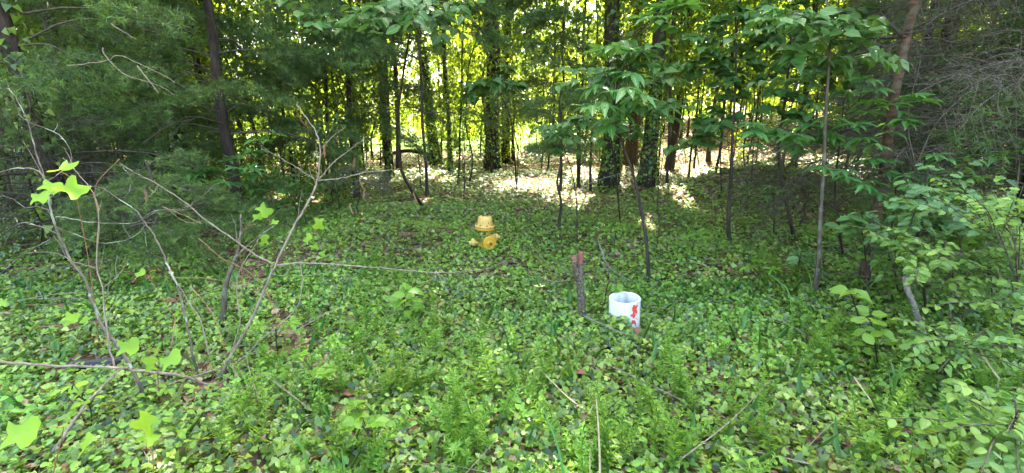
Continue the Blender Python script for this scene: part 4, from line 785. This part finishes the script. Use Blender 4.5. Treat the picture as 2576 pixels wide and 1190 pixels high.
for (px, py, tx, ty, lab) in [(1300, 470, 1302, 330, 'thin dark sapling pole left of the small pine'), (1650, 640, 1655, 500, 'thin stem right of the crooked sapling'), (1815, 480, 1815, 330, 'hair-thin dark stem before the sunlit bank'), (1890, 460, 1900, 300, 'slim dark stem right of the sunlit bank'), (760, 560, 715, 440, 'leaning dark dead stem behind the bare shrub'), (1060, 480, 1040, 300, 'thin stem near the arched log')]:
    g = gnd(px, py); bare('thin_stem', lab, 'young tree', [([g, at((px + tx) / 2 + random.uniform(-6, 6), (py + ty) / 2, g.y), at(tx, ty, g.y), at(tx + random.uniform(-20, 20), ty - 120, g.y)], .016 if g.y > 6 else .008, .005)], 'bark')

# ------------------------------------------------------------------ painted forked stub
mp_, n, b = mat_new('red_painted_wood'); tc = n.nodes.new('ShaderNodeTexCoord'); nz = n.nodes.new('ShaderNodeTexNoise'); nz.inputs['Scale'].default_value = 28; nz.inputs['Detail'].default_value = 6
n.links.new(tc.outputs['Object'], nz.inputs['Vector']); sx = n.nodes.new('ShaderNodeSeparateXYZ'); n.links.new(tc.outputs['Object'], sx.inputs[0])
mr = n.nodes.new('ShaderNodeMapRange'); mr.inputs[1].default_value = .40; mr.inputs[2].default_value = .60; n.links.new(sx.outputs[2], mr.inputs[0])
f = mathn(n, 'GREATER_THAN', mathn(n, 'ADD', mathn(n, 'MULTIPLY', mr.outputs[0], .55), nz.outputs[0]), .92)
wood = ramp(n, [(.38, (.03, .026, .015)), (.62, (.135, .11, .07))]); n2 = n.nodes.new('ShaderNodeTexNoise'); n2.inputs['Scale'].default_value = 60; n2.inputs['Detail'].default_value = 5; n.links.new(tc.outputs['Object'], n2.inputs['Vector']); n.links.new(n2.outputs[0], wood.inputs[0])
mx = n.nodes.new('ShaderNodeMixRGB'); n.links.new(f, mx.inputs[0]); n.links.new(wood.outputs[0], mx.inputs[1]); mx.inputs[2].default_value = (.22, .065, .045, 1); n.links.new(mx.outputs[0], b.inputs['Base Color']); b.inputs['Roughness'].default_value = .9
bp = n.nodes.new('ShaderNodeBump'); bp.inputs['Strength'].default_value = 1; bp.inputs['Distance'].default_value = .006; n.links.new(n2.outputs[0], bp.inputs['Height']); n.links.new(bp.outputs[0], b.inputs['Normal']); M['paintwood'] = mp_
mc, n, b = mat_new('cut_end_wood'); b.inputs['Base Color'].default_value = (.16, .075, .05, 1); b.inputs['Roughness'].default_value = .85; M['cutend'] = mc
root = empty('cut_stub', STUB, 'upright sawn sapling stub with red-painted forked top beside the white pipe', 'stump'); Yt = STUB.y
a = Acc(); tube(a, smooth_path([STUB - Vector((0, 0, .08)), at(1463, 790, Yt), at(1461, 740, Yt), at(1458, 700, Yt), at(1459, 672, Yt), at(1460, 652, Yt), at(1461, 636, Yt)], 5), np.interp(np.arange(31), [0, 6, 15, 21, 24, 30], [.037, .034, .031, .029, .022, .021]), None, 14, .045); a.build('trunk', M['paintwood'], root, smooth=True)
a = Acc(); tube(a, smooth_path([at(1456, 705, Yt - .005), at(1448, 680, Yt - .02), at(1445, 662, Yt - .03), at(1444, 649, Yt - .035)], 4), .024, .022, 12, .04); a.build('side_stub', M['paintwood'], root, smooth=True)
a = Acc()
for c, r_, n_ in ((at(1461, 635, Yt), .0225, Vector((0, -.1, 1))), (at(1444, 648, Yt - .035), .0215, Vector((-.15, -.35, 1)))): n_.normalize(); tube(a, [c, c + n_ * .004], r_, r_ * .97, 12, .02)
a.build('sawn_end', M['cutend'], root)
a = Acc(); cc = at(1443, 656, Yt - .035); tube(a, [cc + Vector((math.cos(t) * .0235, math.sin(t) * .0235, -.002 + .005 * math.cos(t))) for t in np.linspace(2.6, 6.6, 14)], .002, .002, 5); a.build('bark_lip', M['straw'], root, smooth=True)

# ------------------------------------------------------------------ white pipe
mw, n, b = mat_new('white_plastic'); tc = n.nodes.new('ShaderNodeTexCoord'); sx = n.nodes.new('ShaderNodeSeparateXYZ'); n.links.new(tc.outputs['Object'], sx.inputs[0]); nz = n.nodes.new('ShaderNodeTexNoise'); nz.inputs['Scale'].default_value = 38; nz.inputs['Detail'].default_value = 5; nz.inputs['Roughness'].default_value = .65; n.links.new(tc.outputs['Object'], nz.inputs['Vector'])
def box_(ax, c, h): return mathn(n, 'SUBTRACT', 1.0, mathn(n, 'DIVIDE', mathn(n, 'ABSOLUTE', mathn(n, 'SUBTRACT', ax, c)), h))
fx = box_(sx.outputs[0], .050, .026); fz = box_(sx.outputs[2], .200, .050); front = mathn(n, 'LESS_THAN', sx.outputs[1], -.02)
blob = mathn(n, 'GREATER_THAN', mathn(n, 'ADD', mathn(n, 'MINIMUM', fx, fz), mathn(n, 'MULTIPLY', mathn(n, 'SUBTRACT', nz.outputs[0], .5), 3.0)), .18)
fx2 = box_(sx.outputs[0], .052, .035); fz2 = box_(sx.outputs[2], .10, .13); fleck = mathn(n, 'GREATER_THAN', mathn(n, 'ADD', mathn(n, 'MULTIPLY', mathn(n, 'MINIMUM', fx2, fz2), .25), nz.outputs[0]), .68)
fl2 = mathn(n, 'MULTIPLY', fleck, mathn(n, 'GREATER_THAN', mathn(n, 'MINIMUM', fx2, fz2), 0.0)); red = mathn(n, 'MULTIPLY', mathn(n, 'MAXIMUM', blob, fl2), front)
dirt = n.nodes.new('ShaderNodeTexNoise'); dirt.inputs['Scale'].default_value = 7; dirt.inputs['Detail'].default_value = 6; mpp = n.nodes.new('ShaderNodeMapping'); mpp.inputs['Scale'].default_value = (1.6, 1.6, .25); n.links.new(tc.outputs['Object'], mpp.inputs[0]); n.links.new(mpp.outputs[0], dirt.inputs['Vector'])
dr = ramp(n, [(.40, (.84, .87, .86)), (.58, (.74, .76, .72)), (.74, (.45, .44, .36))]); n.links.new(dirt.outputs[0], dr.inputs[0])
mx = n.nodes.new('ShaderNodeMixRGB'); n.links.new(red, mx.inputs[0]); n.links.new(dr.outputs[0], mx.inputs[1]); mx.inputs[2].default_value = (.72, .075, .03, 1); n.links.new(mx.outputs[0], b.inputs['Base Color']); b.inputs['Roughness'].default_value = .42
tl = n.nodes.new('ShaderNodeBsdfTranslucent'); n.links.new(mx.outputs[0], tl.inputs[0]); ms_ = n.nodes.new('ShaderNodeMixShader'); ms_.inputs[0].default_value = .22; n.links.new(b.outputs[0], ms_.inputs[1]); n.links.new(tl.outputs[0], ms_.inputs[2]); n.links.new(ms_.outputs[0], n.nodes['Material Output'].inputs[0]); M['pvc'] = mw
Rp = .123; Hp = .262; Ro = .123; Ri = .105
prof = [(Ro, -.06), (Ro, Hp - .004), (Ro - .003, Hp), (Ri + .003, Hp), (Ri, Hp - .004), (Ri, .03)]
a = Acc(); ns = 72; V = []; F = []
for i in range(ns):
    t = 6.28318 * i / ns
    for r_, z_ in prof: V.append((r_ * math.cos(t), r_ * math.sin(t), z_))
k = len(prof)
for i in range(ns):
    j = (i + 1) % ns
    for q in range(k - 1): F.append((i * k + q, j * k + q, j * k + q + 1, i * k + q + 1))
a.add(V, np.array(F), 0); root = empty('plastic_pipe', PIPE + Vector((0, .06, 0)), 'upright open white plastic pipe with a splash of red paint in the ivy', 'pipe'); root.rotation_euler = (R(3), R(-2.5), 0)
o = bpy.data.objects.new('pipe_wall', a.mesh('pipe_wall', M['pvc'], smooth=False)); COL.objects.link(o); o.parent = root
for p_ in o.data.polygons: p_.use_smooth = True
try: o.data.set_sharp_from_angle(angle=R(35))
except Exception: pass
a = Acc(); tube(a, [Vector((0, 0, .0)), Vector((0, 0, .04))], .107, .105, 24, .01); s = bpy.data.objects.new('soil_plug', a.mesh('soil_plug', M['ground'])); COL.objects.link(s); s.parent = root
pc = root.location.copy()
sp1 = sapling('fern-like green spray drooping over the back left rim of the pipe', [onground(pc.x - .12, pc.y + .28), Vector((pc.x - .10, pc.y + .22, .28)), Vector((pc.x - .06, pc.y + .12, .33))], .003, [Vector((pc.x - .06, pc.y + .06, .285)), Vector((pc.x - .09, pc.y + .09, .29)), Vector((pc.x - .03, pc.y + .10, .29)), Vector((pc.x + .0, pc.y + .14, .29))], 'holly', 'fresh', .05, 9, name='fern_spray', cat='plant')
# ivy climbing the foot of the pipe, lowest at its left
a = Acc(); k = 520; th = rng.uniform(math.pi * 1.0, math.pi * 2.0, k); x = pc.x + np.cos(th) * (Ro + rng.uniform(.005, .09, k)); y = pc.y + np.sin(th) * (Ro + rng.uniform(.005, .09, k))
hm = .01 + .13 * ss(.06, -.06, x - pc.x)
P = np.stack([x, y, hgt(x, y) + rng.random(k) * hm], 1); N = unit(np.stack([np.cos(th) * .4, np.sin(th) * .6, np.ones(k)], 1) + rdir(k) * .4); scatter(a, IVYN, P, np.cross(N, rdir(k)), N, .05 * rng.uniform(.6, 1.2, k))
tag(a.build('ivy_tuft', M['ivy'], kind='stuff'), 'heap of ivy leaves banked against the front of the white pipe', 'ivy')

# ------------------------------------------------------------------ hydrant
def paint_mat(name, c1, c2, rust=.60):
    m, n, b = mat_new(name); tc = n.nodes.new('ShaderNodeTexCoord'); nz = n.nodes.new('ShaderNodeTexNoise'); nz.inputs['Scale'].default_value = 30; nz.inputs['Detail'].default_value = 8; nz.inputs['Roughness'].default_value = .7; n.links.new(tc.outputs['Object'], nz.inputs['Vector'])
    v2 = n.nodes.new('ShaderNodeTexNoise'); v2.inputs['Scale'].default_value = 9; n.links.new(tc.outputs['Object'], v2.inputs['Vector']); r1 = ramp(n, [(.35, c1), (.65, c2)]); n.links.new(v2.outputs[0], r1.inputs[0]); r2 = ramp(n, [(rust, (0, 0, 0)), (rust + .05, (1, 1, 1))]); n.links.new(nz.outputs[0], r2.inputs[0])
    mx = n.nodes.new('ShaderNodeMixRGB'); n.links.new(r2.outputs[0], mx.inputs[0]); n.links.new(r1.outputs[0], mx.inputs[1]); mx.inputs[2].default_value = (.09, .035, .014, 1); n.links.new(mx.outputs[0], b.inputs['Base Color']); b.inputs['Roughness'].default_value = .55; b.inputs['Specular IOR Level'].default_value = .3
    bp = n.nodes.new('ShaderNodeBump'); bp.inputs['Strength'].default_value = .3; bp.inputs['Distance'].default_value = .004; n.links.new(nz.outputs[0], bp.inputs['Height']); n.links.new(bp.outputs[0], b.inputs['Normal']); return m
M['hyd'] = paint_mat('hydrant_cream_yellow', (.52, .34, .075), (.62, .42, .12), .60); M['hyd2'] = paint_mat('hydrant_deep_yellow', (.50, .27, .018), (.56, .32, .03), .63); M['rust'] = paint_mat('rusty_metal', (.10, .045, .02), (.22, .10, .04), .5)
def lathe(prof, axis, org, seg=28, sq=None):
    ax = Vector(axis).normalized(); u = ax.cross(Vector((0, 0, 1))) if abs(ax.z) < .9 else Vector((1, 0, 0)); u.normalize(); v_ = ax.cross(u); V = []; F = []
    for (r_, z_) in prof:
        for i in range(seg):
            t = 6.28318 * i / seg; V.append(tuple(Vector(org) + ax * z_ + (u * math.cos(t) + v_ * math.sin(t)) * r_))
    for q in range(len(prof) - 1):
        for i in range(seg): j = (i + 1) % seg; F.append((q * seg + i, q * seg + j, (q + 1) * seg + j, (q + 1) * seg + i))
    return V, np.array(F)
Hb = HYD + Vector((0, 0.1, 0)); hy = empty('fire_hydrant', Hb, 'weathered yellow fire hydrant standing in the ivy at the centre', 'fire hydrant'); hy.rotation_euler = (0, R(3), R(6))
def hp(name, prof, axis=(0, 0, 1), org=(0, 0, 0), mat='hyd', seg=28, parent=None, extra=None, sharp=30):
    a_ = Acc(); V, F = lathe(prof, axis, org, seg); a_.add(V, F, 0)
    for e in (extra or []): V, F = lathe(*e); a_.add(V, F, 0)
    o = bpy.data.objects.new(name, a_.mesh(name, M[mat], smooth=True)); COL.objects.link(o); o.parent = parent or hy
    try: o.data.set_sharp_from_angle(angle=R(sharp))
    except Exception: pass
    return o
Z = .32
hp('barrel', [(.085, -.1), (.085, .04), (.088, .05), (.090, .10), (.088, .16), (.075, .20), (.068, .235), (.072, Z - .045), (.10, Z - .035)], mat='hyd2')
hp('lower_flange', [(0, Z - .040), (.120, Z - .040), (.124, Z - .036), (.124, Z - .016), (.120, Z - .012), (0, Z - .012)], mat='hyd2')
hp('bonnet_flange', [(0, Z - .009), (.122, Z - .009), (.128, Z - .005), (.128, Z + .012), (.124, Z + .017), (.090, Z + .022)])
bon = hp('bonnet', [(.094, Z + .010), (.098, Z + .03), (.097, Z + .08), (.093, Z + .105), (.082, Z + .124), (.066, Z + .135), (.050, Z + .137), (.045, Z + .131), (0, Z + .128)])
hp('weather_cap', [(.046, Z + .129), (.044, Z + .140), (.022, Z + .143), (0, Z + .143)], mat='rust')
hp('operating_nut', [(.015, Z + .14), (.015, Z + .175), (.013, Z + .180), (0, Z + .180)], mat='greywood', seg=5)
for i in range(8):
    t = 6.283 * i / 8 + .2; hp('flange_bolt', [(.0, Z - .052), (.010, Z - .052), (.010, Z - .041), (.006, Z - .040), (.006, Z + .018), (.010, Z + .018), (.010, Z + .027), (0, Z + .028)], org=(math.cos(t) * .112, math.sin(t) * .112, 0), mat='rust', seg=6)
# nozzles: two hose outlets at the sides, the big pumper outlet toward the camera and to the right
def nozzle(name, axis, zc, r_, off, L_, mat):
    ax = Vector(axis).normalized(); o0 = Vector((0, 0, zc)); neck = hp(name + '_neck', [(r_ * .8, .04), (r_ * .82, off - .01), (r_ * 1.02, off - .008), (r_ * 1.02, off + .002)], ax, o0, mat)
    hp('gasket_ring', [(r_ * .98, off + .001), (r_ * .98, off + .007), (r_ * .9, off + .008)], ax, o0, 'rust', parent=neck)
    capo = hp(name + '_cap', [(r_ * .95, off + .006), (r_ * 1.08, off + .008), (r_ * 1.1, off + .012), (r_ * 1.1, off + .026), (r_ * 1.05, off + L_ * .6), (r_ * .8, off + L_ * .85), (r_ * .45, off + L_ * .95), (0, off + L_ * .96)] if L_ > .03 else [(r_ * .95, off + .004), (r_ * 1.02, off + .006), (r_ * 1.06, off + .012), (r_ * 1.02, off + .020), (r_ * .42, off + .024), (r_ * .38, off + .030), (r_ * .34, off + .034), (0, off + .035)], ax, o0, mat)
    st_ = off + (L_ * .9 if L_ > .03 else .032); hp('cap_nut', [(.019, st_), (.018, st_ + .024), (.014, st_ + .028), (0, st_ + .028)], ax, o0, mat if L_ > .03 else 'rust', seg=5, parent=capo)
nozzle('hose_outlet', (-1, -.28, -.03), .112, .047, .13, .055, 'hyd'); nozzle('hose_outlet', (1, .22, .0), .17, .046, .135, .055, 'hyd')
nozzle('pumper_outlet', (.42, -1, -.02), .135, .087, .150, .02, 'hyd2')
for (ax, rr_) in (((-.75, -.75, 0), .012), ((.95, -.6, 0), .01)): hp('lug', [(.0, .125), (rr_, .125), (rr_, .16), (rr_ * .7, .165), (0, .165)], Vector(ax), (0, 0, .12), 'hyd', seg=8)
a = Acc()
for i in range(7):
    c = Vector((-.165 - .010 * i, -.055 - .006 * i, .095 - .012 * i)); tube(a, [c + Vector((math.cos(t) * .009, (math.sin(t) * .004 if i % 2 else math.sin(t) * .001), math.sin(t) * .007)) for t in np.linspace(0, 6.28, 9)], .0018, .0018, 4, cap=False)
o = bpy.data.objects.new('chain', a.mesh('chain', M['greywood'])); COL.objects.link(o); o.parent = hy
# ivy round the hydrant, partly over the barrel
a = Acc(); k = 700; th = rng.uniform(0, 6.283, k); rr_ = rng.uniform(.09, .26, k); x = Hb.x + np.cos(th) * rr_; y = Hb.y + np.sin(th) * rr_
fr = (y < Hb.y); hm = np.where(fr, .05, .12); P = np.stack([x, y, hgt(x, y) + rng.random(k) * hm], 1); N = unit(np.array([0, -.3, 1.0]) + rdir(k) * .6); scatter(a, IVYF, P, np.cross(N, rdir(k)), N, .052 * rng.uniform(.6, 1.2, k))
k = 90; th = rng.uniform(3.3, 5.3, k); z_ = rng.uniform(.14, .27, k); r_ = .098 + rng.uniform(0, .03, k); P = np.stack([Hb.x + np.cos(th) * r_, Hb.y + np.sin(th) * r_, Hb.z + z_], 1); N = unit(np.stack([np.cos(th), np.sin(th), .6 + 0 * th], 1) + rdir(k) * .4); scatter(a, IVYF, P, unit(np.array([0, 0, -1.0]) + rdir(k) * .6), N, .036 * rng.uniform(.6, 1.2, k))
tag(a.build('ivy_tuft', M['ivy'], kind='stuff'), 'ivy leaves climbing round the foot and barrel of the yellow hydrant', 'ivy')

# ------------------------------------------------------------------ dark slab at the lower left
ms, n, b = mat_new('dark_rubber'); nz = n.nodes.new('ShaderNodeTexNoise'); nz.inputs['Scale'].default_value = 14; r_ = ramp(n, [(.3, (.018, .02, .022)), (.7, (.05, .05, .055))]); n.links.new(nz.outputs[0], r_.inputs[0]); n.links.new(r_.outputs[0], b.inputs['Base Color']); b.inputs['Roughness'].default_value = .75; M['slab'] = ms
me = bpy.data.meshes.new('dark_slab'); import bmesh
bm = bmesh.new(); bmesh.ops.create_cube(bm, size=1); bmesh.ops.scale(bm, vec=(.30, .13, .03), verts=bm.verts); bmesh.ops.bevel(bm, geom=bm.edges[:], offset=.008, segments=2); bmesh.ops.subdivide_edges(bm, edges=[e for e in bm.edges if e.calc_length() > .1], cuts=6)
for v in bm.verts: v.co.z += .012 * math.sin(v.co.x * 14) + random.gauss(0, .0012)
bm.to_mesh(me); bm.free(); me.materials.append(ms); o = bpy.data.objects.new('dark_slab', me); COL.objects.link(o); o.location = SLAB + Vector((0, 0, .035)); o.rotation_euler = (R(-14), R(3), R(4)); tag(o, 'flat black slab half hidden in the undergrowth at lower left', 'slab')
